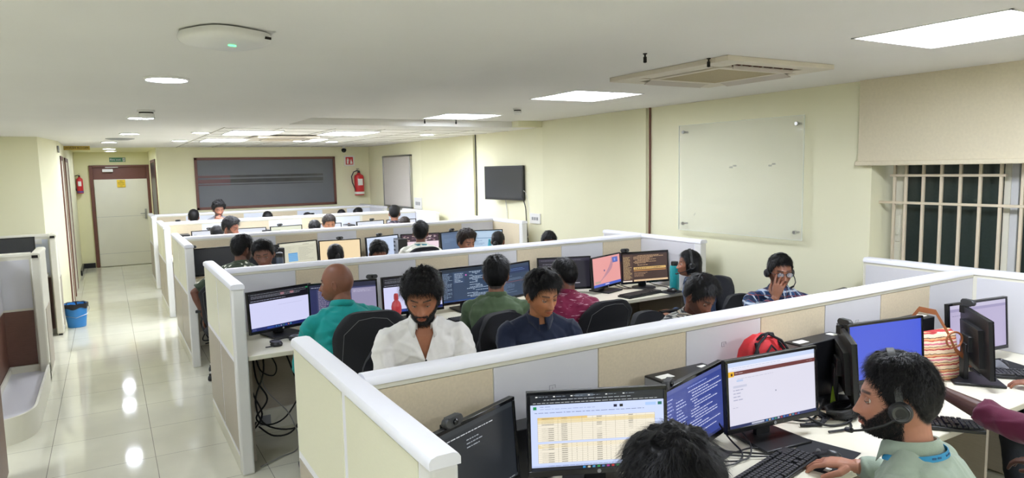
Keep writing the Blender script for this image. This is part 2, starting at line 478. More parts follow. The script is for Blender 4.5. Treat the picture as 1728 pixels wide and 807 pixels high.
for k, (x, y, l) in enumerate(DL):
    t = thing('downlight', l, 'ceiling light', (x, y, ZA))
    f = MB(); f.lathe([(.092, 0), (.108, 0), (.108, -.006), (.098, -.012), (.092, -.006)], n=32); make('trim_ring', f, 'white', t)
    f = MB(); f.lathe([(.0, -.008), (.093, -.008), (.093, -.002)], n=32); make('diffuser', f, down_m, t)

added_m = emit('e9f0ff', ADDED_E)  # for lamps put in out of view to raise the brightness
for (x, y, l) in [(-2.3, -1.2, 'long unseen ceiling lamp added left of the aisle, behind the camera'), (-2.3, 1.6, 'long unseen ceiling lamp added left of the aisle, nearest the camera'), (-2.3, 4.5, 'long unseen ceiling lamp added left of the aisle, second from the camera'), (-2.3, 7.2, 'long unseen ceiling lamp added left of the aisle, in front of the left wall'), (.9, -2.6, 'long unseen ceiling lamp added over the aisle end behind the camera')]:
    t = thing('long_ceiling_light', l, 'ceiling light', (x, y, ZA))
    f = MB(); f.bb(-.29, .29, -.43, -.415, -.012, 0); f.bb(-.29, .29, .415, .43, -.012, 0); f.bb(-.29, -.28, -.43, .43, -.012, 0); f.bb(.28, .29, -.43, .43, -.012, 0)
    make('frame', f, 'white', t)
    f = MB(); f.bb(-.28, .28, -.415, .415, -.006, -.001); make('diffuser', f, added_m, t)

# ------------------------------------------------------------------ ceiling fittings
t = thing('wifi_access_point', 'white wifi access point with a green light on the ceiling', 'access point', (.395, 2.62, ZA), .5)
f = MB()
n = 40; prof = [(.0, -.058), (.06, -.056), (.115, -.046), (.132, -.036), (.137, -.022), (.130, -.006), (.10, 0), (0, 0)]
vs = []
for r, z in prof:
    for i in range(n):
        a = 2 * PI * i / n; c, s_ = math.cos(a), math.sin(a)
        q = (abs(c) ** 3.2 + abs(s_) ** 3.2) ** (-1 / 3.2)
        vs.append((r * c * q, r * s_ * q, z))
f.add(vs, [(k * n + i, k * n + (i + 1) % n, (k + 1) * n + (i + 1) % n, (k + 1) * n + i) for k in range(len(prof) - 1) for i in range(n)])
make('body', f, 'white', t, ang=50)
f = MB(); f.lathe([(.0, -.0595), (.016, -.059), (.016, -.055)], (-.02, -.06, .0), 16, sy=.45); make('status_light', f, emit('5fe08a', 1.6), t)
f = MB(); f.bb(.06, .085, -.135, -.13, -.03, -.022); make('port', f, 'slot', t)
def smoke(x, y, z, label, s=1.0, flat=False):
    t = thing('smoke_detector', label, 'smoke detector', (x, y, z))
    f = MB(); f.lathe([(0, 0), (.06 * s, 0), (.062 * s, -.012), (.052 * s, -.016)], n=28); make('base', f, 'white', t)
    if flat: return
    f = MB(); f.lathe([(.05 * s, -.016), (.05 * s, -.026)], n=28); make('sensor_slots', f, 'slot', t)
    f = MB(); f.lathe([(.056 * s, -.026), (.055 * s, -.05), (.03 * s, -.062), (0, -.064)], n=28); make('cover', f, 'white', t)
smoke(.30, 5.95, ZA, 'white smoke detector over the aisle beside a round downlight')
smoke(3.42, 5.66, ZB, 'small white smoke detector between the square ceiling lamps', .7)
t = thing('air_vent', 'round grey air vent over the aisle before the exit corridor', 'vent', (.2, 10.5, ZA))
f = MB(); f.lathe([(.0, -.02), (.10, -.02), (.17, -.006), (.17, 0), (0, 0)], n=28); make('cone', f, 'grey', t)
hk = None
for k, (x, y, l) in enumerate([(2.40, 2.71, 'dark screw hook in the ceiling, farther from the air conditioner'), (2.83, 2.69, 'dark screw hook in the ceiling at the air conditioner corner'), (3.13, 7.2, 'dark screw hook at the ceiling step, aisle side'), (3.52, 7.2, 'dark screw hook at the ceiling step, window side')]):
    f = MB(); f.lathe([(.011, 0), (.011, -.004), (.005, -.006), (.005, -.016), (.009, -.018), (.009, -.045), (.0, -.048)], n=12)
    tag(make('ceiling_hook', f, 'slot', loc=(x, y, ZB)), l, 'hook')
def cassette(x, y, z, s, label):
    t = thing('air_conditioner', label, 'air conditioner', (x, y, z), 0)
    h = .49 * s; hx = .445 * s
    f = MB(); zz = -.028
    g = .245 * s
    # outer panel ring built as 4 trapezoid slabs leaving four louvre slots
    for (a, b, c, d_) in ((-hx, hx, -h, -.40 * s), (-hx, hx, .40 * s, h), (-hx, -.37 * s, -.40 * s, .40 * s), (.37 * s, hx, -.40 * s, .40 * s)): f.bb(a, b, c, d_, zz, 0)
    i = .30 * s; ix = .285 * s
    for (a, b, c, d_) in ((-ix, ix, -i, -g), (-ix, ix, g, i), (-ix, -g, -g, g), (g, ix, -g, g)): f.bb(a, b, c, d_, zz - .004, 0)
    for sx in (-1, 1):
        for sy in (-1, 1): f.box((sx * .325 * s, sy * .345 * s, zz / 2), (.10 * s, .12 * s, -zz))
    make('panel', f, 'acplastic', t, bevel=.004)
    f = MB(); f.bb(-hx * .98, hx * .98, -h * .98, h * .98, -.008, -.001); make('slot', f, 'slot', t)
    f = MB(); f.bb(-g, g, -g, g, zz - .003, zz + .01); make('intake_grille', f, 'vent', t)
    for k in range(4):
        a = k * PI / 2; rr = (.335 if k % 2 == 0 else .35) * s
        dx, dy = math.cos(a) * rr, math.sin(a) * rr
        L_ = .50 * s
        tilt = (-.30, -.30, .0, 1.25)[k]
        mt = Matrix.Rotation(a, 3, 'Z') @ Matrix.Rotation(-tilt, 3, 'Y')
        f = MB(); f.box((0, 0, 0), ((.066 if k != 3 else .022) * s, L_, .006), mtx=mt); dz_ = (-.008, -.008, .004, -.006)[k]; f.v = [(a_ + dx, b_ + dy, c_ + zz + dz_) for a_, b_, c_ in f.v]; make('louvre_flap', f, 'acflap' if k != 2 else 'acplastic', t, bevel=.002)
    f = MB()
    for k in range(6): f.box(((-.22 + k * .088) * s, -.345 * s, -.016), (.006, .05, .02), rz=.3)
    make('vane', f, 'doorbrown', t)
    return t
cassette(3.28, 3.05, ZB, 1.0, 'large ceiling cassette air conditioner between the square lamps')
cassette(2.12, 9.75, ZA - .012, .9, 'small looking ceiling cassette air conditioner in the far tiled ceiling')
t = thing('dome_camera', 'black dome security camera hanging at the back wall', 'camera', (4.05, 13.3, ZA))
f = MB(); f.lathe([(.035, 0), (.035, -.015), (.02, -.02), (.02, -.045)], n=16); make('mount', f, 'white', t)
f = MB(); f.lathe([(.0, -.125), (.03, -.115), (.048, -.085), (.045, -.055), (.02, -.04)], n=20); make('lens_dome', f, 'blackg', t)
# ------------------------------------------------------------------ cubicle partitions
ROWS = [2.10, 5.08, 8.06, 10.75, 13.05]
X0, X1 = .675, 4.45       # inner faces of the end partitions
PT = .07                  # thickness of a row partition
ORD = ['nearest the camera', 'second from the camera', 'third from the camera', 'fourth from the camera', 'farthest from the camera at the back wall']
def cap_prof(w):          # rounded top trim, section points (across, height)
    return [(-w / 2, 0), (-w / 2, .018), (-w / 2 + .006, .027), (-w / 4, .032), (w / 4, .032), (w / 2 - .006, .027), (w / 2, .018), (w / 2, 0)]
def extr(mb, prof, p0, p1, mi=0):
    p0, p1 = Vector(p0), Vector(p1); t = (p1 - p0).normalized(); s = Vector((t.y, -t.x, 0)); n = len(prof)
    vs = [p + s * a + Vector((0, 0, b)) for p in (p0, p1) for a, b in prof]
    mb.add(vs, [tuple(range(n)), tuple(reversed(range(n, 2 * n)))] + [(i, n + i, n + (i + 1) % n, (i + 1) % n) for i in range(n)], mi)
for r, y0 in enumerate(ROWS):
    t = thing('cubicle_partition', 'long partition across the room with beige and white panels, ' + ORD[r], 'partition', (X0, y0, 0))
    Ln = X1 - X0
    f = MB()
    f.bb(0, Ln, .006, PT - .006, .06, 1.168)
    f.bb(0, Ln, .0, PT, 1.150, 1.168)
    f.bb(0, Ln, .001, PT - .001, .70, .715); f.bb(0, Ln, -.002, PT + .002, .0, .15)
    make('frame', f, 'cream', t, bevel=.002)
    f = MB(); extr(f, cap_prof(PT + .008), (0, PT / 2, 1.168), (Ln, PT / 2, 1.168)); make('top_trim', f, 'cap', t)
    n = 8; w = Ln / n
    first_white = (r == 1)
    for k in range(n):
        wht = (k % 2 == 0) == first_white
        f = MB(); f.bb(k * w + .003, (k + 1) * w - .003, .0015, PT - .0015, .718, 1.148)
        make('panel', f, ('tile_blue' if r in (3, 4) else 'tile_white') if wht else 'tile_beige', t, smooth=False)
    if r >= 3:
        f = MB()
        for k in (3, 6) if r == 3 else (4,): f.bb(k * w - .02, k * w + .02, -.001, PT + .001, .7, 1.168)
        make('mullion', f, 'cream', t)
    for k in range(4):
        f = MB(); f.bb(k * 2 * w + .01, (k + 1) * 2 * w - .01, .003, PT - .003, .155, .695); make('lower_panel', f, 'lam_grey' if r else 'lam_grey', t, smooth=False)
    f = MB()
    for k in range(4):
        f.bb(k * 2 * w + .16, k * 2 * w + .24, -.006, 0, .04, .11, 0)
    make('socket_plate', f, 'grey', t, bevel=.002)

WL = [(1.42, 2.79), (4.36, 5.70), (7.15, 8.72), (9.90, 11.35), (12.60, 13.69)]
WN = ['nearest the camera', 'second from the camera', 'third from the camera', 'fourth from the camera', 'farthest from the camera']
def end_wing(x, ya, yb, label, skin, sgn, name='end_partition', split=True, h=1.168, low='lam_grey'):
    t = thing(name, label, 'partition', (x, ya, 0))
    L = yb - ya; w = .075
    f = MB(); f.bb(.004, w - .004, .0, L, 0, h)
    make('frame', f, 'cap', t, bevel=.006)
    f = MB(); f.bb(0, w, -.004, .07, .0, h); make('end_post', f, 'white', t, bevel=.012, seg=4)
    f = MB(); extr(f, cap_prof(w + .007), (w / 2, -.007, h - .002), (w / 2, L, h - .002)); make('top_trim', f, 'cap', t)
    m = [(.075, L / 2 - .02), (L / 2 + .02, L - .02)] if split else [(.075, L - .02)]
    for a, b in m:
        for side in ((0, -1), (1, 1)):
            xx = (0.0015, .006) if side[0] == 0 else (w - .006, w - .0015)
            f = MB(); f.bb(*xx, a, b, .735, h - .012); make('upper_panel', f, skin, t, smooth=False)
            f = MB(); f.bb(*xx, a, b, .13, .70); make('lower_panel', f, low, t, smooth=False)
    f = MB(); f.bb(.001, w - .001, 0, L, 0, .10); make('plinth', f, 'cream', t, bevel=.003)
    return t
for k, (a, b) in enumerate(WL):
    end_wing(.60, a, b, 'cream end partition at the aisle, ' + WN[k], 'lam_yel', -1)
for k, (a, b) in enumerate([(4.31, 5.68), (7.31, 8.7), (9.95, 11.35), (12.3, 13.69)]):
    end_wing(4.45, a, b, 'white topped end partition beside the right wall, ' + ['one row beyond the nearest', 'two rows beyond the nearest', 'three rows beyond the nearest', 'in the farthest row'][k], 'tile_white' if k != 1 else 'tile_beige', 1, split=False)
# long low partition under the window
t = thing('window_side_partition', 'white topped partition running under the barred window', 'partition', (4.45, -1.4, 0))
f = MB(); f.bb(0, .07, 0, 4.2, 0, 1.168); make('frame', f, 'cream', t, bevel=.003)
f = MB(); extr(f, cap_prof(.082), (.035, 0, 1.168), (.035, 4.2, 1.168)); make('top_trim', f, 'cap', t)
for k in range(5):
    f = MB(); f.bb(-.003, .0, .02 + k * .7, .68 + k * .7, .74, 1.15); make('panel', f, 'tile_beige' if k < 4 else 'tile_white', t, smooth=False)
f = MB(); f.bb(-.003, 0, 3.58, 4.18, .74, 1.15); make('panel', f, 'tile_white', t, smooth=False)

# ------------------------------------------------------------------ left side of the aisle
def left_partition(x0, x1, y, label, up, lowm, h=1.168, th=.06):
    t = thing('cubicle_partition', label, 'partition', (x0, y, 0))
    L = x1 - x0
    f = MB(); f.bb(0, L, 0, th, 0, h); make('frame', f, 'cream', t, bevel=.003)
    f = MB(); extr(f, cap_prof(th + .006), (0, th / 2, h), (L, th / 2, h)); make('top_trim', f, 'cream', t)
    f = MB(); f.bb(.02, L - .015, -.004, 0, .70, h - .03); make('upper_panel', f, up, t, smooth=False)
    f = MB(); f.bb(.02, L - .015, -.004, 0, .06, .68); make('lower_panel', f, lowm, t, smooth=False)
    return t
left_partition(-2.6, -.625, 7.42, 'partition with white upper and brown lower panel left of the aisle, the nearer one', 'tile_white', 'brown')
left_partition(-2.6, -.625, 9.75, 'partition with taped yellow notes left of the aisle, the farther one', 'tile_blue', 'brown')
def post_wing(x, ya, yb, label):
    t = thing('end_partition', label, 'partition', (x, ya, 0)); L = yb - ya
    f = MB(); f.bb(0, .07, 0, L, 0.02, 1.17); make('post', f, 'cream', t, bevel=.014, seg=4)
    f = MB(); extr(f, cap_prof(.078), (.035, -.01, 1.168), (.035, L, 1.168)); make('top_trim', f, 'cream', t)
    f = MB(); f.bb(.012, .058, -.0135, -.002, 1.160, 1.185); make('trim_opening', f, 'slot', t)
    f = MB(); f.bb(.0695, .074, .12, L - .05, .1, .68); make('lower_panel', f, 'lam_grey', t, smooth=False)
    f = MB(); f.bb(.015, .055, .01, .05, 0, .025); make('foot', f, 'black', t)
post_wing(-.62, 7.30, 7.95, 'cream end post of the nearer left partition, beside the low ledge')
post_wing(-.62, 9.58, 9.98, 'cream end post of the farther left partition, beside the blue bin')
t = thing('cubicle_partition', 'brown and white side partition at the left edge running away beside the low ledge', 'partition', (-.93, 5.95, 0))
f = MB(); f.bb(0, .07, 0, 1.46, 0, 1.168); make('frame', f, 'cream', t, bevel=.003)
f = MB(); f.bb(.069, .074, .02, 1.44, .70, 1.14); make('upper_panel', f, 'tile_white', t, smooth=False)
f = MB(); f.bb(.069, .074, .02, 1.44, .04, .68); make('lower_panel', f, 'brown', t, smooth=False)
f = MB(); extr(f, cap_prof(.076), (.035, 0, 1.168), (.035, 1.46, 1.168)); make('top_trim', f, 'cream', t)
t = thing('cubicle_partition', 'brown partition edge in the bottom left corner, nearest the camera', 'partition', (-.71, 3.6, 0))
f = MB(); f.bb(0, .06, 0, 1.55, 0, 1.168); make('frame', f, 'cream', t, bevel=.003)
f = MB(); f.bb(.059, .064, .02, 1.535, .70, 1.14); make('upper_panel', f, 'tile_white', t, smooth=False)
f = MB(); f.bb(.059, .064, .02, 1.535, .04, .68); make('lower_panel', f, 'brown', t, smooth=False)
# low white ledge (tray) on the floor
t = thing('floor_ledge', 'low white floor ledge with rounded corner and raised rim left of the aisle', 'ledge', (-.85, 5.9, 0))
def arc(cx, cy, r, a0, a1, n=8): return [(cx + r * math.cos(R(a0 + (a1 - a0) * k / n)), cy + r * math.sin(R(a0 + (a1 - a0) * k / n))) for k in range(n + 1)]
W_, L_ = .30, 1.5
def earc(rx, ry, n=14): return [(rx * math.sin(PI / 2 * k / n) ** .8, .22 - ry * math.cos(PI / 2 * k / n) ** .8) for k in range(n + 1)]
outer = [(0, L_)] + earc(W_, .36) + [(W_, L_)]
inner = [(.012, L_ - .03), (.012, -.118)] + earc(W_ - .018, .34)[1:] + [(W_ - .018, L_ - .03)]
f = MB(); n = len(outer)
for (zl, zh, ring) in ((0, .19, None),):
    vs = [(x, y, z) for z in (0, .19) for x, y in outer] + [(x, y, z) for z in (.19, .13) for x, y in inner]
    fs = []
    for i in range(n):
        j = (i + 1) % n
        fs += [(i, n + i, n + j, j), (n + i, 2 * n + i, 2 * n + j, n + j), (2 * n + i, 3 * n + i, 3 * n + j, 2 * n + j)]
    fs = [tuple(reversed(q)) for q in fs]
    f.add(vs, fs)
make('rim', f, 'cream', t)
f = MB(); f.prism([(x, y) for x, y in reversed(inner)], .12, .131); make('tray_floor', f, 'tile_white', t)
f = MB(); f.lathe([(.0, 0), (.022, 0), (.022, .012), (0, .012)], (.07, -.118, .0), 14, axis='Z', sy=.4); make('cable_hole', f, 'slot', t)

# blue bin with black bag
t = thing('waste_bin', 'blue plastic bin lined with a black bag on the aisle floor', 'bin', (-.435, 10.04, 0))
f = MB(); f.lathe([(0, 0), (.095, 0), (.10, .004), (.128, .27), (.128, .29), (.121, .29), (.094, .01), (0, .01)], n=32); make('body', f, 'bin', t)
f = MB(); vs = []; n = 36; rng = random.Random(3)
rings = [(.118, .22), (.124, .295), (.135, .300), (.138, .285), (.134, .24)]
for r_, z in rings:
    for i in range(n):
        a = 2 * PI * i / n; k = 1 + .03 * math.sin(7 * a) + .02 * math.sin(13 * a + z * 30)
        vs.append((r_ * k * math.cos(a), r_ * k * math.sin(a), z + (.012 * math.sin(5 * a + 1) if z < .26 else .003 * math.sin(9 * a))))
f.add(vs, [(k * n + i, k * n + (i + 1) % n, (k + 1) * n + (i + 1) % n, (k + 1) * n + i) for k in range(len(rings) - 1) for i in range(n)])
make('liner_bag', f, 'bag', t)
f = MB(); f.tube([(-.131, 0, .27), (-.15, 0, .22), (-.12, -.08, .16), (.0, -.14, .13), (.12, -.08, .16), (.15, 0, .22), (.131, 0, .27)], .003, 6); make('handle', f, 'metal', t)

# ------------------------------------------------------------------ desks
def desk(x0, x1, ya, yb, label, legs=()):
    t = thing('desk', label, 'desk', (x0, ya, 0))
    f = MB(); f.bb(0, x1 - x0, 0, yb - ya, .71, .74); make('worktop', f, 'desk', t, bevel=.004)
    for k in range(5):
        x = min(max(k * (x1 - x0) / 4, .02), x1 - x0 - .02)
        f = MB(); f.bb(x - .012, x + .012, .12 if ya < yb else 0, yb - ya - .01, .02, .71); make('support_panel', f, 'lam_grey', t)
    return t
DN = ['near the camera', 'in the second row', 'in the third row', 'in the fourth row', 'in the farthest row']
for r, y0 in enumerate(ROWS):
    desk(X0 + .005, X1 - .005, y0 - (.70 if r else .66), y0 - .005, 'continuous cream worktop on the camera side of the partition ' + DN[r])
    if r < 4: desk(X0 + .005, X1 - .005, y0 + PT + .005, y0 + PT + .60, 'worktop hidden behind the partition ' + DN[r])
t = desk(-2.55, -.66, 9.15, 9.74, 'worktop left of the aisle between the two left partitions')
# drawer pedestal beside it
t = thing('drawer_pedestal', 'cream drawer pedestal under the left worktop', 'drawers', (-.70, 9.3, 0))
f = MB(); f.bb(-.4, 0, 0, .4, .02, .62); make('body', f, 'cream', t, bevel=.004)
for k in range(3):
    f = MB(); f.bb(-.38, -.02, -.015, 0, .05 + k * .19, .22 + k * .19); dd = make('drawer', f, 'brown' if k != 2 else 'cream', t, bevel=.003)
    f = MB(); f.bb(-.26, -.14, -.024, -.015, .18 + k * .19, .195 + k * .19); make('handle', f, 'black', dd)

# ------------------------------------------------------------------ monitors
def rects_text(rng, x0, x1, y0, y1, n, col, lo=.3, hi=1.0, th=.28, indent=0):
    out = []; dy = (y1 - y0) / n
    for i in range(n):
        y = y1 - (i + .5) * dy; x = x0 + indent * rng.randint(0, 3) * .03; e = x0 + (x1 - x0) * rng.uniform(lo, hi)
        while x < e:
            w = rng.uniform(.012, .05)
            out.append((x, min(x + w, x1), y - dy * th / 2, y + dy * th / 2, col)); x += w + .008
    return out
def content(kind, rng):
    T = rects_text; o = []
    if kind == 'dark':
        o = [(0, 1, 0, 1, '20242a'), (0, 1, .93, 1, '2e3338')] + T(rng, .03, .75, .86, .90, 1, 'c8ccd0', .9) + T(rng, .08, .35, .68, .82, 3, 'a4a9ae', .5) + T(rng, .45, .62, .68, .82, 3, '989ea4', .6) + [(0, 1, 0, .035, '2b3036')] + T(rng, .9, .97, .01, .03, 1, 'c8ccd0')
    elif kind == 'sheet':
        o = [(0, 1, 0, 1, 'ccd9ff'), (0, 1, .87, 1, '20242c'), (.335, .47, .955, 1, '4c5560')]
        for k in range(6): o += [(.04 + k * .13, .055 + k * .13, .968, .982, 'e8eae8')]; o += T(rng, .062 + k * .13, .13 + k * .13, .965, .985, 1, '9aa4b0', .8)
        o += T(rng, .1, .75, .925, .945, 1, 'cfd5dc', .95) + T(rng, .02, .95, .885, .905, 1, 'd6dade', .97)
        o += [(.02, .045, .81, .85, '1f8f50'), (.62, .645, .80, .835, '202040'), (.665, .69, .80, .835, '101010'), (.86, .94, .80, .84, 'aecbfa'), (.955, .985, .80, .84, '1f6f60')]
        o += T(rng, .07, .32, .835, .855, 1, '6a748c') + T(rng, .07, .5, .805, .82, 1, '7a84a0', .9) + T(rng, .03, .85, .755, .775, 1, '48526c', .97)
        for (ya, yb, n) in ((.385, .70, 12), (.10, .355, 9)):
            xe = .93
            o += [(.05, xe, ya, yb, 'f2ead8')]
            dy = (yb - ya) / n
            o += [(.05, .42 if n == 12 else xe, yb - dy * 1.0, yb + dy * .2, 'e8c570')] + [(.05, xe, yb - dy * 3, yb - dy, 'ecd8a4')] if n == 12 else [(.05, xe, yb - dy * 2, yb, 'ecd8a4')]
            for k in range(n + 1): o.append((.05, xe, yb - k * dy - .001, yb - k * dy + .001, '8c8672'))
            for x in (.05, .2, .30, .38, .46, .56, .63, .70, .79, .86, .93): o.append((x - .001, x + .001, ya, yb, '8c8672'))
            for k in range(n):
                y = yb - (k + .5) * dy
                for (a, b) in ((.08, .17), (.225, .27), (.49, .53), (.73, .765)):
                    if rng.random() < .93: o += [(a, b, y - dy * .18, y + dy * .18, '5c5a52')]
                if n == 9:
                    for a in (.335, .415, .59, .66, .82, .89): o += [(a, a + .006, y - dy * .15, y + dy * .15, '5c5a52')]
        o += [(.0, 1, .045, .07, 'b9c7ee')] + T(rng, .12, .9, .05, .066, 1, '404a66', .95) + [(0, 1, 0, .045, '1a1f2a')]
        for k, c in enumerate(['3aa0e8', 'e8e0c8', '58b0e8', '40b060', '5a80c0', 'c040a0', 'd84040', '40a060', '3c78d8', 'e8e8e8', 'e8b040', '4080f0', 'e06030']):
            o.append((.38 + k * .036, .40 + k * .036, .010, .036, c))
    elif kind == 'code_blue':
        o = [(0, 1, 0, 1, '3c4a92'), (0, 1, .93, 1, '56609c'), (0, .13, 0, .9, '47539a'), (.14, .34, 0, .9, '414e94')]
        o += T(rng, .02, .12, .2, .88, 14, 'b8c0e8', .5) + T(rng, .16, .33, .25, .8, 12, 'c4ccf0', .5) + T(rng, .37, .97, .15, .86, 17, 'd4d9f6', .15, .95, .3, 1) + [(0, 1, 0, .04, '2c3468')]
        o += T(rng, .36, .7, .88, .92, 1, 'a0b0f0', .9)
    elif kind == 'web':
        o = [(0, 1, 0, 1, 'dcdaea'), (0, 1, .93, 1, 'c6d4f2'), (0, 1, .885, .93, 'e4e6f6')] + T(rng, .05, .6, .9, .915, 1, '8c94b0', .9)
        o += [(0, 1, .80, .86, '6a3436'), (0, .065, .785, .865, 'eab428'), (.03, .05, .80, .84, '54301c')] + T(rng, .075, .16, .82, .84, 1, 'e8d8d8') + T(rng, .9, .98, .825, .84, 1, 'd8b8b8')
        o += T(rng, .10, .50, .735, .75, 1, '9a9cb4', .95) + [(.09, .16, .70, .73, 'b8c8e8')] + [(.05, .2, .61, .645, 'c4c6da')] + T(rng, .05, .17, .40, .6, 4, 'a4a6c0', .5) + T(rng, .04, .12, .30, .32, 1, '9092ac')
        o += [(.52, .53, .45, .47, '606880'), (0, 1, 0, .045, '27305c'), (.24, .38, .01, .036, 'd8dcec')]
        for k, c in enumerate(['58b0f0', 'e8d8a0', '60a8e8', '40b070', 'e8e8f0', 'd04848', '5090e0', '3c6cd0', 'e89040', '60c0d8', 'c84040', '8090e0']): o.append((.40 + k * .034, .42 + k * .034, .010, .036, c))
    elif kind == 'blue': o = [(0, 1, 0, 1, '4a5ed6')]
    elif kind == 'page': o = [(0, 1, 0, 1, 'b4abcb'), (0, 1, .92, 1, 'c2bcd6'), (0, 1, .86, .92, '9c94b8')] + T(rng, .05, .5, .75, .8, 1, '8a83a4')
    elif kind == 'word':
        o = [(0, 1, 0, 1, 'cfd0f2'), (0, 1, .74, 1, '14131c')] + T(rng, .03, .95, .94, .965, 1, '9aa0a8', .97) + T(rng, .03, .97, .84, .92, 3, '8c8f9c', .8, 1) + [(.5, .56, .86, .92, '9a6a72'), (.66, .72, .86, .92, '9a6a72'), (.93, .98, .94, .97, '2a9a5a')] + T(rng, .02, .6, .77, .80, 1, 'b0b4cc', .95)
        o += [(.45, .85, .60, .605, 'a4a6c4'), (0, 1, 0, .085, '182460'), (.24, .36, .02, .06, '3a5ab8')] + [(.38 + k * .04, .40 + k * .04, .025, .055, c) for k, c in enumerate(['58b0f0', '50c0f0', 'd8d8e8', '40a060', '4060e0', 'e08040', '60d0e0'])] + T(rng, .02, .12, .02, .05, 1, 'c0c8e8')
    elif kind == 'split':
        o = [(0, 1, 0, 1, '3c3f66'), (0, 1, .88, 1, '22243c'), (0, .10, 0, .88, '2c2f58')] + T(rng, .02, .6, .9, .95, 1, 'b0b4d0') + T(rng, .12, .3, .1, .84, 18, 'b8a8b8', .4) + T(rng, .35, .6, .3, .84, 14, '8c92c8', .4) + [(.62, 1, .05, .84, '8f8aa8')] + T(rng, .65, .97, .72, .8, 3, 'd4d0e4', .6) + [(0, 1, 0, .05, '203078')]
    elif kind == 'code':
        o = [(0, 1, 0, 1, '37475f'), (0, 1, .90, 1, '28323f'), (0, .22, 0, .9, '2e3d54'), (.23, .44, .55, .88, '3d4f6b')] + T(rng, .02, .2, .1, .88, 20, '9fb2c8', .3) + T(rng, .25, .42, .57, .86, 7, 'c8d8ec', .5) + T(rng, .48, .97, .08, .88, 22, 'b4c6dc', .1, .95, .4, 2) + [(.46, .49, .76, .80, 'd070c0'), (0, 1, 0, .04, '24447c')]
    elif kind == 'code2':
        o = [(0, 1, 0, 1, '34445c'), (0, 1, .72, .9, '26355a')] + T(rng, .05, .95, .78, .88, 2, '6a86b8') + T(rng, .05, .95, .12, .66, 14, '7d90ac', .3, .95, .3) + [(.05, .9, .46, .47, '9a5a58')]
    elif kind == 'mono':
        o = [(0, 1, 0, 1, '26242e'), (0, 1, .9, 1, '343140')] + T(rng, .05, .9, .92, .95, 1, '8a8694', .9) + T(rng, .08, .8, .2, .85, 9, '8c8898', .15, .6, .22) + [(.55, .8, .14, .16, 'c0bcc8')]
    elif kind == 'map':
        o = [(0, 1, 0, 1, 'e59f9c'), (.70, .92, .74, .93, '5468b4'), (.78, .84, .79, .88, '8c9ce0'), (0, 1, 0, .09, '4a62c0'), (.42, .56, .03, .06, 'e8d8e8')]
        for k in range(40):
            u = k / 39; xx = .70 - .45 * u + .12 * math.sin(3.5 * u); yy = .95 - .8 * u; w = .03 + .11 * math.sin(PI * u) ** 2
            o.append((xx - w / 2, xx + w / 2, yy - .012, yy + .012, 'b98a98'))
        o += [(.38, .42, .50, .56, '5a5a88'), (.05, .25, .12, .20, 'b4a090')]
    elif kind == 'log':
        o = [(0, 1, 0, 1, '4c3b36'), (0, 1, .95, 1, '2a2428'), (0, .22, 0, .95, '5a4640')] + T(rng, .02, .2, .08, .88, 20, 'e8c890', .5) + T(rng, .24, .97, .55, .92, 10, 'e0b890', .1, .9, .35, 1) + [(.24, .96, .42, .5, 'e8c078'), (.24, .96, .36, .39, 'c89058')] + T(rng, .26, .95, .43, .49, 1, '4c3b36', .9, 1, .7) + T(rng, .25, .9, .16, .32, 4, 'c8a080', .1, .5) + [(.24, 1, .0, .06, 'e8c8a0'), (0, .2, 0, .04, 'f0e0d0')] + T(rng, .3, .9, .01, .05, 1, '4c3b36', .95)
    elif kind == 'doc':
        o = [(0, 1, 0, 1, 'cfcdb8'), (.05, .95, .9, .95, 'dcdac8'), (.22, .47, .18, .56, '5a9acc')] + [(.22, .47, .18 + k * .06, .20 + k * .06, '9cc8ec') for k in range(6)] + T(rng, .5, .92, .2, .8, 14, '9a9a90', .4) + T(rng, .62, .9, .88, .93, 1, '30343c') + T(rng, .1, .45, .6, .85, 5, 'b0b0a4', .4)
    elif kind == 'cream': o = [(0, 1, 0, 1, 'f0d8ae'), (.3, .7, .9, .91, 'e0c898')]
    elif kind == 'light': o = [(0, 1, 0, 1, 'c4d2ec'), (0, 1, .92, 1, 'd4def4')] + T(rng, .1, .9, .3, .8, 7, 'a8b6d4', .1, .5, .15)
    elif kind == 'chat': o = [(0, 1, 0, 1, 'b4cbe2'), (0, 1, .62, .66, '7c98b4'), (0, 1, .94, 1, 'a4bcd4')] + T(rng, .1, .6, .3, .55, 4, '5a7898', .3, .8, .3)
    elif kind == 'thumbs':
        o = [(0, 1, 0, 1, 'eed8e2'), (0, 1, .66, 1, '3e2c38')]
        for k in range(60): o.append((rng.uniform(.02, .9), 0, rng.uniform(.68, .92), 0, rng.choice(['c8b0a8', '907080', 'e8dcd8', '705868'])))
        o = [(a, a + .05, c, c + .035, e) if b == 0 else (a, b, c, d, e) for a, b, c, d, e in o]
    elif kind == 'steel': o = [(0, 1, 0, 1, '5f7391'), (0, 1, .9, 1, '52647f')] + T(rng, .1, .5, .5, .7, 3, '7d92b0')
    elif kind == 'white': o = [(0, 1, 0, 1, 'e2e6f0'), (0, 1, .9, .93, 'd0d6e6')] + T(rng, .05, .2, .8, .86, 1, '808890') + T(rng, .4, .8, .5, .6, 2, 'a8b8d8')
    elif kind == 'pale': o = [(0, 1, 0, 1, 'e6ead4'), (0, .3, .8, .85, 'c8ccb8')]
    else: o = []
    return o
_mc = {}
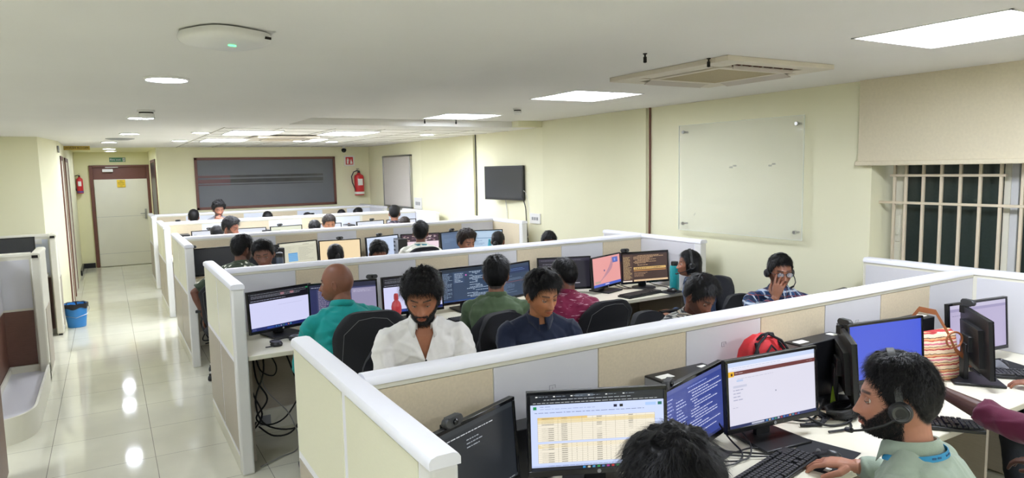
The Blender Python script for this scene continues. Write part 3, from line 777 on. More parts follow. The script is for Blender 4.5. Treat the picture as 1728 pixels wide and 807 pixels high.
def monitor(x, y, z, a, kind, label, w=.485, h=.29, tilt=.07, webcam=None, seed=1, base='hp', group=None, neck=True, glow=1.0):
    """x, y, z: centre of the screen face; a: 0 faces the camera side (-Y)"""
    t = thing('monitor', label, 'monitor', (x, y, .742), a, group)
    zc = z - .742
    rng = random.Random(seed)
    mt = Matrix.Rotation(-tilt, 3, 'X')
    def tr(v): return mt @ Vector(v) + Vector((0, 0, zc))
    def part(name, mb, m, par=t, **k):
        mb.v = [tuple(tr(v)) for v in mb.v]; return make(name, mb, m, par, **k)
    f = MB(); f.bb(-w / 2, w / 2, .004, .022, -h / 2, h / 2); f.bb(-w * .33, w * .33, .02, .045, -h * .36, h * .3)
    for q in range(5): f.bb(-w * .25, w * .25, .045, .0465, h * (.12 + q * .03), h * (.13 + q * .03))
    part('back_cover', f, 'black', bevel=.004)
    b = .012; bb_ = .020
    f = MB(); f.bb(-w / 2, w / 2, -.002, .006, h / 2 - b, h / 2); f.bb(-w / 2, w / 2, -.002, .006, -h / 2, -h / 2 + bb_); f.bb(-w / 2, -w / 2 + b, -.002, .006, -h / 2 + bb_, h / 2 - b); f.bb(w / 2 - b, w / 2, -.002, .006, -h / 2 + bb_, h / 2 - b)
    part('bezel', f, 'blackg', bevel=.0015)
    f = MB(); f.lathe([(0, 0), (.007, 0), (.007, .001), (0, .001)], (0, -.0035, -h / 2 + .010), 14, axis='Y'); part('logo', f, 'grey')
    sw, sh = w - 2 * b, h - b - bb_
    f = MB(); mats = []; zo = (bb_ - b) / 2
    cont = content(kind, rng)
    if not cont:
        f.bb(-sw / 2, sw / 2, .001, .003, -sh / 2 + zo, sh / 2 + zo); mats = [mat('switched_off_screen', '2a2c31', .2)]
    else:
        cols = []
        for i, (xa, xb, ya, yb, c) in enumerate(cont):
            if c not in cols: cols.append(c); mats.append(emit(c, glow * GLOW))
            yy = .003 - min(i, 25) * .00012
            f.add([(-sw / 2 + xa * sw, yy, -sh / 2 + zo + ya * sh), (-sw / 2 + xb * sw, yy, -sh / 2 + zo + ya * sh), (-sw / 2 + xb * sw, yy, -sh / 2 + zo + yb * sh), (-sw / 2 + xa * sw, yy, -sh / 2 + zo + yb * sh)], [(0, 1, 2, 3)], cols.index(c))
    o = part('screen', f, mats, smooth=False)
    if neck:
        f = MB(); f.box((0, .062, (zc - .02) / 2 + .0), (.075, .022, zc), ); f.bb(-.05, .05, .03, .065, zc - .05, zc + .03); make('stand_neck', f, 'black', t, bevel=.004)
        f = MB()
        if base == 'round': f.lathe([(0, 0), (.11, 0), (.11, .006), (.09, .012), (0, .016)], (0, .03, 0), 32)
        else: f.prism([(-.12, -.09), (.12, -.09), (.105, .13), (-.105, .13)], 0, .012)
        make('stand_base', f, 'black', t, bevel=.003)
    if webcam is not None:
        wc = thing('webcam', webcam[1], 'webcam', (0, 0, 0)); wm = Matrix.Translation((x, y, .742)) @ Matrix.Rotation(a, 4, 'Z')
        p = wm @ tr((webcam[0] * w / 2, .0, h / 2 + .002)); wc.location = p; wc.rotation_euler = (0, 0, a + (webcam[2] if len(webcam) > 2 else 0))
        f = MB(); f.lathe([(0, -.012), (.0125, -.011), (.016, -.006), (.016, .006), (.0125, .011), (0, .012)], (-.026, -.005, .018), 16, axis='Y'); f.lathe([(0, -.012), (.0125, -.011), (.016, -.006), (.016, .006), (.0125, .011), (0, .012)], (.026, -.005, .018), 16, axis='Y'); f.bb(-.026, .026, -.016, .006, .002, .034)
        make('body', f, 'darkg', wc)
        f = MB(); f.lathe([(0, -.019), (.006, -.019), (.0095, -.016), (.0095, -.012)], (0, -.005, .018), 16, axis='Y'); make('lens', f, 'blackg', wc)
        f = MB(); f.bb(-.018, .018, -.008, .03, -.002, .003); f.bb(-.018, .018, .026, .031, -.035, .003); make('clip', f, 'black', wc)
    return t

MON = [
 (.935, 1.86, .937, R(24), 'dark', 'monitor with dark page of grey text beside the nearest aisle end partition', dict(webcam=(-.36, 'dark oval webcam on the nearest monitor with the dark page'), base='hp')),
 (1.384, 1.80, .962, R(-25), 'sheet', 'monitor showing a spreadsheet with yellow tables', {}),
 (1.87, 1.82, .925, R(18), 'code_blue', 'monitor with blue page of pale text, between spreadsheet and white web page', dict(webcam=(-.90, 'silver framed webcam hanging at the corner of the blue text monitor', .2))),
 (2.245, 1.773, .958, R(-6), 'web', 'monitor showing a white web page with a brown header bar', {}),
 (2.88, 1.86, .935, R(42), 'blue', 'monitor turned away, its black back seen behind the man with the headset', dict(w=.42, webcam=(.6, 'webcam sticking out from the turned away monitor left of the plain blue screen', .6))),
 (3.168, 1.86, .955, R(-10), 'blue', 'monitor with plain blue screen beside the striped handbag', {}),
 (3.73, 1.72, .945, R(42), 'page', 'monitor seen from its black back, right of the striped handbag', dict(w=.42, webcam=(.8, 'black webcam on the monitor seen from its back, right of the handbag', .5))),
 (4.045, 1.871, .947, R(-8), 'page', 'monitor with mauve page at the window end of the nearest desk', {}),
 (.988, 4.85, .925, R(18), 'word', 'monitor with a white document under a dark ribbon, second row at the aisle', {}),
 (1.402, 4.764, .937, R(-8), 'split', 'monitor in front of the bald man in the teal shirt', dict(webcam=(.85, 'silver webcam on the monitor in front of the bald man'))),
 (1.928, 4.753, .937, R(-1), 'word', 'monitor behind the red bottle, partly hidden by the man in white', {}),
 (2.429, 4.84, .945, R(3), 'code', 'monitor with blue grey code left of the man in the green shirt', {}),
 (2.797, 4.785, .94, R(16), 'code2', 'monitor with dark blue rows right of the head of the man in the green shirt', {}),
 (3.411, 4.90, .93, R(-20), 'mono', 'monitor with near black page behind the man in the burgundy shirt', {}),
 (3.821, 4.82, .922, R(20), 'map', 'monitor with pink map in the second row', {}),
 (4.192, 4.731, .935, R(-12), 'log', 'monitor with brown and orange log lines at the end of the second row', dict(webcam=(-.85, 'black webcam on the log monitor next to the pink map'), base='round')),
 (.907, 7.70, .957, R(6), '', 'switched off monitor in the third row at the aisle', dict(webcam=(-.8, 'webcam on the switched off monitor in the third row'))),
 (1.33, 7.75, .937, R(-10), '', 'dark monitor behind the smiling man in the third row', {}),
 (1.844, 7.95, .932, R(16), 'doc', 'monitor with cream document and blue picture in the third row', {}),
 (2.31, 7.90, .925, R(-7), 'cream', 'monitor with plain cream screen in the third row', dict(webcam=(0, 'webcam on the plain cream screen in the third row'))),
 (2.843, 7.92, .931, R(17), 'light', 'monitor with light blue page right of the cream screen, third row', dict(webcam=(-.2, 'webcam on the light blue page in the third row'))),
 (3.302, 7.85, .935, R(-12), 'thumbs', 'monitor with pink page and dark header in front of the man with the lanyard', {}),
 (3.80, 7.90, .93, R(19), 'steel', 'monitor with steel blue page behind the man with brown hair', dict(webcam=(-.2, 'webcam on the steel blue screen in the third row'))),
 (4.12, 7.70, .937, R(-20), 'chat', 'monitor with pale blue page at the end of the third row', {}),
 (1.22, 10.52, .93, R(5), 'white', 'bright monitor in the fourth row at the aisle, left of the bearded man', dict(webcam=(0, 'webcam on the bright fourth row monitor at the aisle'))),
 (1.74, 10.50, .93, R(-6), 'white', 'bright monitor in the fourth row right behind the bearded man', {}),
 (2.28, 10.52, .93, R(8), 'pale', 'pale green monitor in the fourth row', dict(webcam=(-.4, 'webcam on the pale green fourth row monitor'))),
 (2.86, 10.50, .93, R(-8), 'white', 'bright monitor in the fourth row behind the man with short brown hair', {}),
 (3.58, 10.50, .93, R(10), 'white', 'bright monitor in the fourth row left of the man in the dark plaid shirt', dict(webcam=(.1, 'webcam on the monitor left of the man in the dark plaid shirt'))),
 (4.08, 10.45, .93, R(-10), 'white', 'bright monitor at the end of the fourth row', {}),
 (1.05, 12.80, .93, R(5), 'white', 'bright monitor in the farthest row at the aisle', dict(webcam=(-.2, 'webcam on the farthest row monitor at the aisle'))),
 (1.55, 12.80, .93, R(-5), 'white', 'bright monitor in the farthest row behind the curly haired man', {}),
 (2.05, 12.80, .93, R(0), '', 'dark monitor in the farthest row, left of the centre', {}),
 (2.56, 12.80, .93, R(0), 'mono', 'dark monitor in the farthest row, right of the dark haired head', {}),
 (3.25, 12.80, .93, R(0), 'white', 'bright monitor in the farthest row, near the window side', dict(webcam=(0, 'webcam on the farthest row monitor near the window side'))),
 (3.85, 12.80, .93, R(0), 'chat', 'pale blue monitor at the window end of the farthest row', {}),
]
for k, (x, y, z, a, kind, lab, kw) in enumerate(MON): monitor(x, y, z, a, kind, lab, seed=k + 5, **kw)
monitor(3.62, 2.52, .945, PI + R(10), '', 'black monitor edge just showing over the nearest partition near the window wall')
monitor(-1.15, 9.52, .98, R(2), '', 'large black monitor left of the aisle behind the brown partition', w=.8, h=.42)
for k in range(3):
    f = MB(); f.bb(-.10, .10, -.002, 0, -.03, .03)
    tag(make('paper_note', f, ['yellow', 'paper', 'paper'][k] if k else mat('pale_yellow_note', 'dfe08a', .7), loc=[(-1.0, 9.745, 1.125), (-.80, 9.745, 1.115), (-1.3, 9.745, 1.12)][k]),
        ['pale yellow note taped on the farther left partition', 'white note taped beside the yellow note on the left partition', 'white note at the left picture edge on the left partition'][k], 'note')

# ------------------------------------------------------------------ desktop computers, keyboards, mice
def computer(x, y, label, rz=0, w=.32, d=.12, h=.28, tags=True):
    t = thing('desktop_computer', label, 'computer', (x, y, .74), rz)
    f = MB(); f.bb(-w / 2, w / 2, -d / 2, d / 2, .004, h); make('case', f, 'black', t, bevel=.004)
    f = MB(); f.bb(-w / 2 - .001, -w / 2 + .001, -d / 2 + .006, d / 2 - .006, .012, h - .008)
    make('rear_plate', f, 'grey', t)
    f = MB()
    for k in range(3):
        for j in range(2): f.bb(-w / 2 - .003, -w / 2, -.03 + j * .03, -.012 + j * .03, h - .05 - k * .05, h - .03 - k * .05)
    make('ports', f, 'slot', t)
    if tags:
        f = MB(); f.bb(-w / 2 + .02, -w / 2 + .09, -.02, .02, h, h + .001); make('asset_sticker', f, 'paper', t)
        f = MB(); f.bb(w / 2 - .06, w / 2 - .02, -.02, .03, h, h + .001); make('asset_sticker', f, 'paper', t)
    return t
computer(1.97, 1.99, 'black desktop computer with white stickers behind the blue text monitor')
computer(2.87, 2.03, 'black desktop computer standing left of the plain blue screen', w=.34, d=.1)
computer(3.62, 2.02, 'black desktop computer standing between the blue screen and the mauve page', w=.34, d=.1)
computer(1.18, 2.03, 'black desktop computer behind the dark page and the spreadsheet', w=.3, d=.09, h=.21, tags=False)
for (x, y, l) in ((.90, 10.6, 'dark desktop computer in the fourth row at the aisle'), (1.98, 10.6, 'dark desktop computer in the fourth row left of the pale green screen'), (3.26, 10.6, 'dark desktop computer in the fourth row before the round stain'), (3.06, 7.95, 'dark desktop computer in the third row between light blue and pink screens'), (1.60, 7.95, 'dark desktop computer behind the water bottle in the third row'), (2.85, 12.9, 'dark desktop computer in the farthest row')):
    computer(x, y, l, w=.12, d=.26, h=.29, tags=False)
_kb = None
def keyboard(x, y, rz, label):
    global _kb
    if _kb is not None: return dup(_kb, (x, y, .741), rz, label)
    t = thing('keyboard', label, 'keyboard', (x, y, .741), rz)
    f = MB(); f.prism([(-.215, -.068), (.215, -.068), (.215, .068), (-.215, .068)], 0, .016); make('base', f, 'black', t, bevel=.004)
    f = MB()
    rows = [(-.052, 15), (-.033, 15), (-.014, 15), (.005, 15), (.024, 15), (.05, 15)]
    for j, (yy, n) in enumerate(rows):
        for i in range(n):
            xx = -.205 + i * .0185
            if j == 0 and 4 <= i <= 8:
                if i == 4: f.box((xx + .037, yy, .02), (.09, .0155, .008))
                continue
            f.box((xx + .008, yy, .02), (.0155, .0155, .008))
        for i in range(7 if j < 5 else 4):
            if 3 > i and j in (1,) and i != 1: continue
            f.box((.085 + i * .0185 + (.004 if i > 2 else 0), yy, .02), (.0155, .0155, .008))
    make('keys', f, mat('black_keys', '202124', .35), t, bevel=.0012, seg=1)['kind'] = 'stuff'
    _kb = t
    return t
keyboard(2.01, 1.58, R(12), 'black keyboard in front of the white web page monitor')
keyboard(3.93, 4.50, R(8), 'black keyboard in front of the pink map and log monitors')
keyboard(1.30, 4.52, R(5), 'black keyboard left of the bald man, mostly hidden by the end partition')
keyboard(3.98, 1.63, R(-48), 'black keyboard near the window end of the nearest desk')
keyboard(2.92, 1.55, R(-50), 'black keyboard behind the head of the man with the headset')
keyboard(2.32, 4.50, R(2), 'black keyboard left of the man in the green shirt')
def mouse(x, y, rz, label, z=.741, big=1):
    t = thing('computer_mouse', label, 'mouse', (x, y, z), rz)
    f = MB(); n = 20; prof = [(0, .0), (.92, 0), (1, .25), (.92, .6), (.6, .93), (0, 1)]
    vs = []
    for r_, zz in prof:
        for i in range(n):
            a = 2 * PI * i / n; vs.append((.031 * r_ * math.cos(a) * (1 - .1 * math.sin(a)), .054 * r_ * math.sin(a), .034 * zz * (1 - .18 * math.sin(a))))
    f.add(vs, [(k * n + i, k * n + (i + 1) % n, (k + 1) * n + (i + 1) % n, (k + 1) * n + i) for k in range(len(prof) - 1) for i in range(n)])
    make('shell', f, 'black', t, ang=60)
    f = MB(); f.lathe([(0, -.003), (.008, -.003), (.008, .003), (0, .003)], (0, .03, .027), 14, axis='X'); make('scroll_wheel', f, 'grey', t)
    return t
def pad(x, y, rz, label, w=.24, d=.19):
    t = thing('mouse_pad', label, 'mouse pad', (x, y, .741), rz)
    f = MB(); f.bb(-w / 2, w / 2, -d / 2, d / 2, 0, .003); make('cloth', f, mat('black_pad_cloth', '1e1f23', .9), t, bevel=.001)
    return t
q = pad(2.27, 1.575, R(14), 'black mouse pad under the hand of the man with the headset', .27, .2)
f = MB(); f.bb(-.118, -.085, -.075, -.055, .003, .0036); make('care_label', f, 'paper', q)
mouse(2.265, 1.545, R(30), 'black mouse under the hand of the man with the headset', .744)
pad(4.10, 1.80, R(-20), 'black mouse pad at the window end of the nearest desk')
mouse(4.07, 1.76, R(-60), 'black mouse under the hand at the right picture edge', .744)
mouse(4.24, 4.44, R(10), 'black mouse at the end of the second row desk')
pad(4.24, 4.45, R(5), 'black mouse pad at the end of the second row desk', .2, .16)
mouse(1.58, 12.72, 0, 'mouse in the farthest row')

# ------------------------------------------------------------------ cables
def cable(pts, r, label, m='cable', cat='cable', group=None):
    # smooth the given points (Catmull-Rom) into one tube
    P = [Vector(p) for p in pts]; out = []
    for i in range(len(P) - 1):
        a = P[max(i - 1, 0)]; b = P[i]; c = P[i + 1]; d = P[min(i + 2, len(P) - 1)]
        for k in range(6):
            u = k / 6
            out.append(.5 * ((2 * b) + (c - a) * u + (2 * a - 5 * b + 4 * c - d) * u * u + (3 * b - a - 3 * c + d) * u ** 3))
    out.append(P[-1])
    f = MB(); f.tube(out, r, 6)
    return tag(make('cable', f, m), label, cat, group)
G = 'tangled black cables under the second row desk by the aisle'
y = 5.0
for k, pts in enumerate([[(.80, y, .70), (.80, 4.9, .45), (.86, 4.86, .30), (.78, 4.86, .18), (.86, 4.9, .10), (1.0, 4.95, .12), (1.15, 5.0, .3)],
                         [(.86, y, .70), (.85, 4.88, .5), (.78, 4.85, .3), (.84, 4.85, .12), (1.05, 4.85, .06), (1.25, 4.9, .2), (1.22, 5.0, .4)],
                         [(.98, 4.95, .70), (1.04, 4.8, .45), (1.08, 4.75, .25), (1.0, 4.75, .08), (.88, 4.8, .05), (.80, 4.9, .1)],
                         [(.84, 4.95, .70), (.92, 4.82, .55), (.90, 4.82, .47), (.82, 4.85, .52), (.80, 4.95, .68)],
                         [(.78, 4.98, .70), (.76, 4.88, .4), (.82, 4.86, .2), (.76, 4.9, .08), (.8, 5.0, .1)]]):
    cable(pts, .006 if k != 3 else .005, 'black cable hanging in the tangle under the second row desk by the aisle', group=G)
cable([(.82, 4.95, .70), (.84, 4.85, .4), (.98, 4.75, .2), (1.0, 4.6, .02), (.85, 4.5, .01), (.72, 4.42, .01)], .004, 'thin grey cable trailing from the second row desk to the floor', 'gcable')
G = 'tangled black cables under the third row desk by the aisle'
for k, pts in enumerate([[(.76, 8.0, .70), (.78, 7.85, .5), (.9, 7.8, .35), (.8, 7.8, .2), (.78, 7.85, .1), (.95, 7.9, .12), (1.05, 8.0, .3)],
                         [(.84, 8.0, .70), (.84, 7.85, .45), (.76, 7.8, .3), (.86, 7.8, .1), (1.05, 7.85, .15)],
                         [(.90, 8.0, .70), (.95, 7.8, .5), (.88, 7.75, .3), (.94, 7.8, .12), (.8, 7.9, .05)],
                         [(.80, 7.98, .70), (.88, 7.82, .6), (.92, 7.8, .45), (.82, 7.85, .4)]]):
    cable(pts, .006, 'black cable hanging in the tangle under the third row desk by the aisle', group=G)
G = 'cables lying between the monitors on the nearest desk'
for pts in [[(1.98, 1.90, .745), (2.0, 1.80, .748), (2.08, 1.72, .748), (2.14, 1.66, .748), (2.05, 1.70, .75), (1.96, 1.78, .75)],
            [(2.02, 1.92, .90), (2.06, 1.84, .78), (2.04, 1.75, .748), (1.95, 1.70, .748), (1.85, 1.72, .748)],
            [(1.95, 1.86, .80), (2.0, 1.78, .75), (2.1, 1.76, .75), (2.18, 1.70, .748), (2.22, 1.66, .748)],
            [(2.08, 1.92, .85), (2.12, 1.84, .80), (2.10, 1.76, .76), (2.0, 1.70, .75), (1.9, 1.76, .75), (1.92, 1.84, .76)]]:
    cable(pts, .0035, 'thin black cable in the tangle right of the blue text monitor', group=G)
G = 'cables lying at the log monitor stand'
for pts in [[(4.25, 4.85, .80), (4.32, 4.75, .76), (4.36, 4.62, .745), (4.28, 4.52, .745)], [(4.0, 4.9, .78), (4.05, 4.8, .75), (4.12, 4.7, .745), (4.2, 4.62, .745)], [(3.9, 4.9, .8), (3.98, 4.8, .755), (4.05, 4.76, .75)]]:
    cable(pts, .0035, 'thin black cable beside the stand of the log monitor', group=G)
G = 'cables lying behind the headset man between the near monitors'
for pts in [[(2.48, 1.95, .9), (2.5, 1.85, .8), (2.55, 1.75, .75), (2.68, 1.72, .75), (2.8, 1.8, .76)], [(2.5, 1.95, .82), (2.6, 1.85, .76), (2.7, 1.78, .75), (2.62, 1.68, .748), (2.5, 1.7, .748)], [(2.45, 1.9, .76), (2.55, 1.82, .75), (2.75, 1.9, .78)]]:
    cable(pts, .005, 'black cable lying right of the web page monitor', group=G)
# pile of dark cables and a strap right of the web page monitor
f = MB()
for k in range(7):
    a = k * .9; f.tube([(2.72 + .07 * math.cos(a + u * .8) * (1 + .1 * k), 1.78 + .05 * math.sin(a + u * .8), .752 + .006 * k) for u in range(9)], .008, 6)
tag(make('cable_coil', f, 'cable'), 'coil of thick black cable on the nearest desk behind the man with the headset', 'cable')
t = thing('sticky_note', 'lime green sticky flag beside the web page monitor', 'note', (2.76, 1.86, .745), R(20))
f = MB(); f.add([(-.05, 0, 0), (.05, 0, .02), (.03, .01, .10)], [(0, 1, 2)]); f.add([(-.05, .002, 0), (.05, .002, .02), (.03, .012, .10)], [(2, 1, 0)]); make('flag', f, emit('000000', 0) if False else mat('lime_paper', 'b7dc3c', .6), t)
# headphones / webcam heap at the aisle end of the second row
t = thing('headphones', 'black headphones heap with round ear cup beside the second row keyboard', 'headphones', (.93, 4.62, .741), R(30))
f = MB(); f.tube([(.075 * math.cos(a), .06 * math.sin(a), .012 + .004 * math.sin(3 * a)) for a in [R(q) for q in range(-20, 221, 12)]], .008, 8); make('headband', f, 'black', t)
f = MB(); f.lathe([(.0, .0), (.036, 0), (.04, .012), (.03, .028), (.0, .03)], (.085, -.03, 0), 24); make('ear_cup', f, 'black', t)
f = MB(); f.lathe([(.022, .029), (.028, .0305), (.03, .029)], (.085, -.03, 0), 24); make('ear_cup_ring', f, 'metal', t)
f = MB(); f.lathe([(.0, .0), (.036, 0), (.04, .012), (.03, .028), (.0, .03)], (-.075, -.035, 0), 24); make('ear_cup', f, 'black', t)
f = MB(); f.tube([(-.075, -.02, .01), (-.12, -.05, .008), (-.16, -.03, .008)], .004, 6); make('microphone_boom', f, 'black', t)
f = MB(); f.bb(-.03, .03, -.015, .015, 0, .005); tag(make('eraser', f, mat('pink_rubber', 'd98c86', .7), bevel=.002, loc=(1.02, 4.46, .741), rz=.3), 'small pinkish piece of paper on the second row desk edge', 'paper')

# ------------------------------------------------------------------ bottles
def bottle(x, y, label, prof, m, capprof, capm, n=28, extra=None):
    t = thing('water_bottle', label, 'bottle', (x, y, .741))
    f = MB(); f.lathe(prof, n=n); make('body', f, m, t, ang=50)
    f = MB(); f.lathe(capprof, n=20); make('cap', f, capm, t)
    return t
redp = mat('red_translucent_plastic', 'dc4850', .25, coat=.5)
bottle(1.74, 4.62, 'red plastic water bottle beside the white document monitor', [(0, 0), (.034, 0), (.037, .01), (.036, .06), (.030, .085), (.036, .11), (.037, .145), (.03, .172), (.014, .19), (.014, .2), (0, .2)], redp, [(.0, .24), (.013, .238), (.017, .225), (.017, .196), (0, .196)], redp)
teal = mat('teal_bottle_enamel', '1fa3ac', .3, coat=.4)
bottle(4.33, 4.50, 'tall teal bottle with black lid beside the woman with headphones', [(0, 0), (.04, 0), (.042, .01), (.042, .20), (.036, .222), (0, .222)], teal, [(0, .262), (.028, .26), (.032, .25), (.032, .222), (0, .222)], 'black')
bottle(3.95, 7.25, 'small light blue bottle by the dark haired bun in the third row', [(0, 0), (.033, 0), (.034, .15), (.016, .23), (.016, .25), (0, .25)], mat('sky_plastic', '55b4cc', .3), [(0, .27), (.014, .27), (.014, .25), (0, .25)], 'sky_plastic' if False else mat('sky_plastic', '55b4cc', .3))
bt = bottle(1.52, 7.42, 'clear dark water bottle with black flip lid beside the smiling man', [(0, 0), (.036, 0), (.038, .01), (.038, .22), (.033, .24), (0, .24)], mat('smoky_bottle', '4a5566', .15, coat=.5), [(0, .29), (.02, .29), (.036, .28), (.038, .24), (0, .24)], 'black')
f = MB(); f.tube([(-.02, 0, .285), (-.02, 0, .31), (0, 0, .318), (.02, 0, .31), (.02, 0, .285)], .005, 6); make('carry_loop', f, 'black', bt)

# ------------------------------------------------------------------ bags
t = thing('backpack', 'red backpack with black trim leaning on the nearest partition', 'bag', (2.43, 1.985, .741), R(-8))
f = MB(); vs = []; n = 28
rings = [(.0, .105, .05), (.05, .125, .065), (.15, .13, .068), (.25, .125, .062), (.31, .108, .052), (.35, .08, .04), (.372, .04, .02)]
for z, a_, b_ in rings:
    for i in range(n):
        w = 2 * PI * i / n; c, s_ = math.cos(w), math.sin(w); q = (abs(c) ** 3 + abs(s_) ** 3) ** (-1 / 3)
        vs.append((a_ * c * q, b_ * s_ * q + .006 * math.sin(5 * w + z * 20), z))
f.add(vs, [(k * n + i, k * n + (i + 1) % n, (k + 1) * n + (i + 1) % n, (k + 1) * n + i) for k in range(len(rings) - 1) for i in range(n)] + [tuple(reversed(range(n))), tuple((len(rings) - 1) * n + i for i in range(n))])
redc = mat('red_nylon', 'd42a33', .6, var=.08, scale=30, bump=.25, bscale=120)
make('body', f, redc, t, ang=60)
f = MB(); f.tube([(-.10, -.066, .05), (-.115, -.072, .2), (-.10, -.066, .30), (-.06, -.05, .35), (0, -.034, .382), (.06, -.05, .35), (.095, -.066, .30), (.11, -.074, .2), (.105, -.070, .05)], .006, 8); make('piping', f, 'foam', t)
f = MB(); f.tube([(-.05, -.068, .02), (-.055, -.08, .2), (-.045, -.066, .29), (0, -.058, .335), (.045, -.066, .29), (.055, -.08, .2), (.05, -.07, .02)], .005, 8); make('pocket_piping', f, 'foam', t)
f = MB(); f.tube([(-.05, -.02, .352), (-.03, -.03, .378), (0, -.035, .384), (.03, -.03, .378), (.05, -.02, .352)], .006, 8); make('grab_handle', f, 'foam', t)
for s in (-1, 1):
    f = MB(); f.tube([(s * .06, -.03, .345), (s * .075, -.062, .30), (s * .082, -.078, .2)], .007, 6); make('shoulder_strap', f, 'foam', t)
f = MB()
for k in range(3): f.tube([(.10, -.07 - k * .01, .10 - k * .02), (.16, -.12, .05), (.2 + k * .02, -.16, .012), (.14, -.2, .008), (.06 + .03 * k, -.17, .008)], .008, 6)
make('hanging_strap', f, 'foam', t)

def woven():
    m, nt, N, L, b = new_mat('woven_striped_cloth')
    tc = N.new('ShaderNodeTexCoord'); sp = N.new('ShaderNodeSeparateXYZ'); L.new(tc.outputs['Object'], sp.inputs[0])
    no = N.new('ShaderNodeTexNoise'); no.inputs['Scale'].default_value = 40; L.new(tc.outputs['Object'], no.inputs[0])
    ad = N.new('ShaderNodeMath'); ad.operation = 'MULTIPLY_ADD'; ad.inputs[1].default_value = .012; L.new(no.outputs[0], ad.inputs[0]); L.new(sp.outputs[2], ad.inputs[2])
    mu = N.new('ShaderNodeMath'); mu.operation = 'MULTIPLY'; mu.inputs[1].default_value = 12.5; L.new(ad.outputs[0], mu.inputs[0])
    fr = N.new('ShaderNodeMath'); fr.operation = 'FRACT'; L.new(mu.outputs[0], fr.inputs[0])
    cr = N.new('ShaderNodeValToRGB'); cr.color_ramp.interpolation = 'CONSTANT'; L.new(fr.outputs[0], cr.inputs[0])
    cols = [(0, 'e9d2b4'), (.16, 'b3383c'), (.24, 'e2b88c'), (.36, '6e4a34'), (.40, 'e9d2b4'), (.50, 'd8788c'), (.60, 'efdcc0'), (.72, 'c8402c'), (.78, 'dfa878'), (.90, '503830'), (.94, 'e9d2b4')]
    e = cr.color_ramp.elements
    while len(e) < len(cols): e.new(.5)
    for q, (p, c) in zip(e, cols): q.position = p; q.color = (*lin(c), 1)
    L.new(cr.outputs[0], b.inputs['Base Color']); b.inputs['Roughness'].default_value = .85
    wv = N.new('ShaderNodeTexNoise'); wv.inputs['Scale'].default_value = 260; L.new(tc.outputs['Object'], wv.inputs[0])
    bp = N.new('ShaderNodeBump'); bp.inputs['Strength'].default_value = .5; bp.inputs['Distance'].default_value = .004; L.new(wv.outputs[0], bp.inputs['Height']); L.new(bp.outputs[0], b.inputs['Normal'])
    return m
t = thing('handbag', 'striped woven handbag with a brown leather strap on the nearest desk', 'bag', (3.56, 1.86, .741), R(-20))
f = MB(); vs = []; n = 28
rings = [(.0, .12, .05), (.03, .135, .06), (.12, .135, .06), (.2, .125, .05), (.245, .12, .03), (.25, .118, .022)]
for z, a_, b_ in rings:
    for i in range(n):
        w = 2 * PI * i / n; c, s_ = math.cos(w), math.sin(w); q = (abs(c) ** 4 + abs(s_) ** 4) ** (-1 / 4)
        vs.append((a_ * c * q, b_ * s_ * q + .005 * math.sin(4 * w + z * 25), z + .008 * math.sin(2 * w) * (z > .1)))
f.add(vs, [(k * n + i, k * n + (i + 1) % n, (k + 1) * n + (i + 1) % n, (k + 1) * n + i) for k in range(len(rings) - 1) for i in range(n)] + [tuple(reversed(range(n))), tuple((len(rings) - 1) * n + i for i in range(n))])
make('body', f, woven(), t, ang=60)
leather = mat('tan_leather', '9a5a34', .5)
f = MB(); P = [(-.10, .01, .24), (-.13, 0, .32), (-.10, -.02, .375), (-.03, -.05, .36), (.02, -.075, .26), (.06, -.085, .17), (.12, -.07, .13), (.135, -.03, .20)]
vs = []
for i, p in enumerate(P):
    vs += [(p[0] - .0, p[1] - .0, p[2] + .013), (p[0], p[1], p[2] - .013), (p[0] + .003, p[1] + .004, p[2] - .013), (p[0] + .003, p[1] + .004, p[2] + .013)]
f.add(vs, [(4 * i + k, 4 * i + (k + 1) % 4, 4 * i + 4 + (k + 1) % 4, 4 * i + 4 + k) for i in range(len(P) - 1) for k in range(4)])
make('strap', f, leather, t, ang=80)
f = MB(); f.tube([(.06 + .045 * math.cos(a), -.075, .22 + .04 * math.sin(a)) for a in [R(q) for q in range(-60, 241, 20)]], .005, 8); make('ring_handle', f, leather, t)
# dark jumble below the handbag
f = MB(); f.lathe([(0, 0), (.034, 0), (.036, .05), (.034, .085), (.031, .085), (.031, .01), (0, .01)], n=24)
tag(make('paper_cup', f, 'paper', loc=(2.46, 1.40, .741)), 'white paper cup between the mouse pad and the chin of the headset man', 'cup')

# ------------------------------------------------------------------ wall fittings on the right and back walls
def wallbox(name, label, cat, y0, y1, z0, z1, d, m, **k):
    f = MB(); f.bb(XR - d, XR, y0, y1, z0, z1); return f
t = thing('television', 'black flat television on the cream wall with hanging cables', 'television', (XR - .03, 7.98, 1.665))
TW, TH = .82, .455
mt = Matrix.Rotation(R(9), 3, 'Z')
f = MB(); f.box((-.06, 0, 0), (.035, TW, TH), mtx=mt); make('housing', f, 'black', t, bevel=.006)
f = MB(); f.box((-.0785, 0, .006), (.003, TW - .03, TH - .045), mtx=mt); make('screen', f, mat('tv_glass', '3c3e42', .16, spec=.6), t)
f = MB(); f.bb(-.03, .025, -.12, .12, -.1, .1); make('wall_bracket', f, 'dmetal', t)
cable([(XR - .05, 7.60, 1.50), (XR - .02, 7.56, 1.35), (XR - .012, 7.55, 1.1), (XR - .012, 7.50, .75)], .006, 'black cable hanging below the television, on its window side', 'cable')
cable([(XR - .05, 7.62, 1.60), (XR - .02, 7.52, 1.5), (XR - .015, 7.46, 1.2), (XR - .012, 7.55, .9)], .003, 'thin white cable looping beside the television', 'white')
cable([(XR - .03, 8.05, 1.44), (XR - .012, 8.05, 1.2), (XR - .012, 8.05, .9)], .005, 'white cable running straight down from the television', 'white')
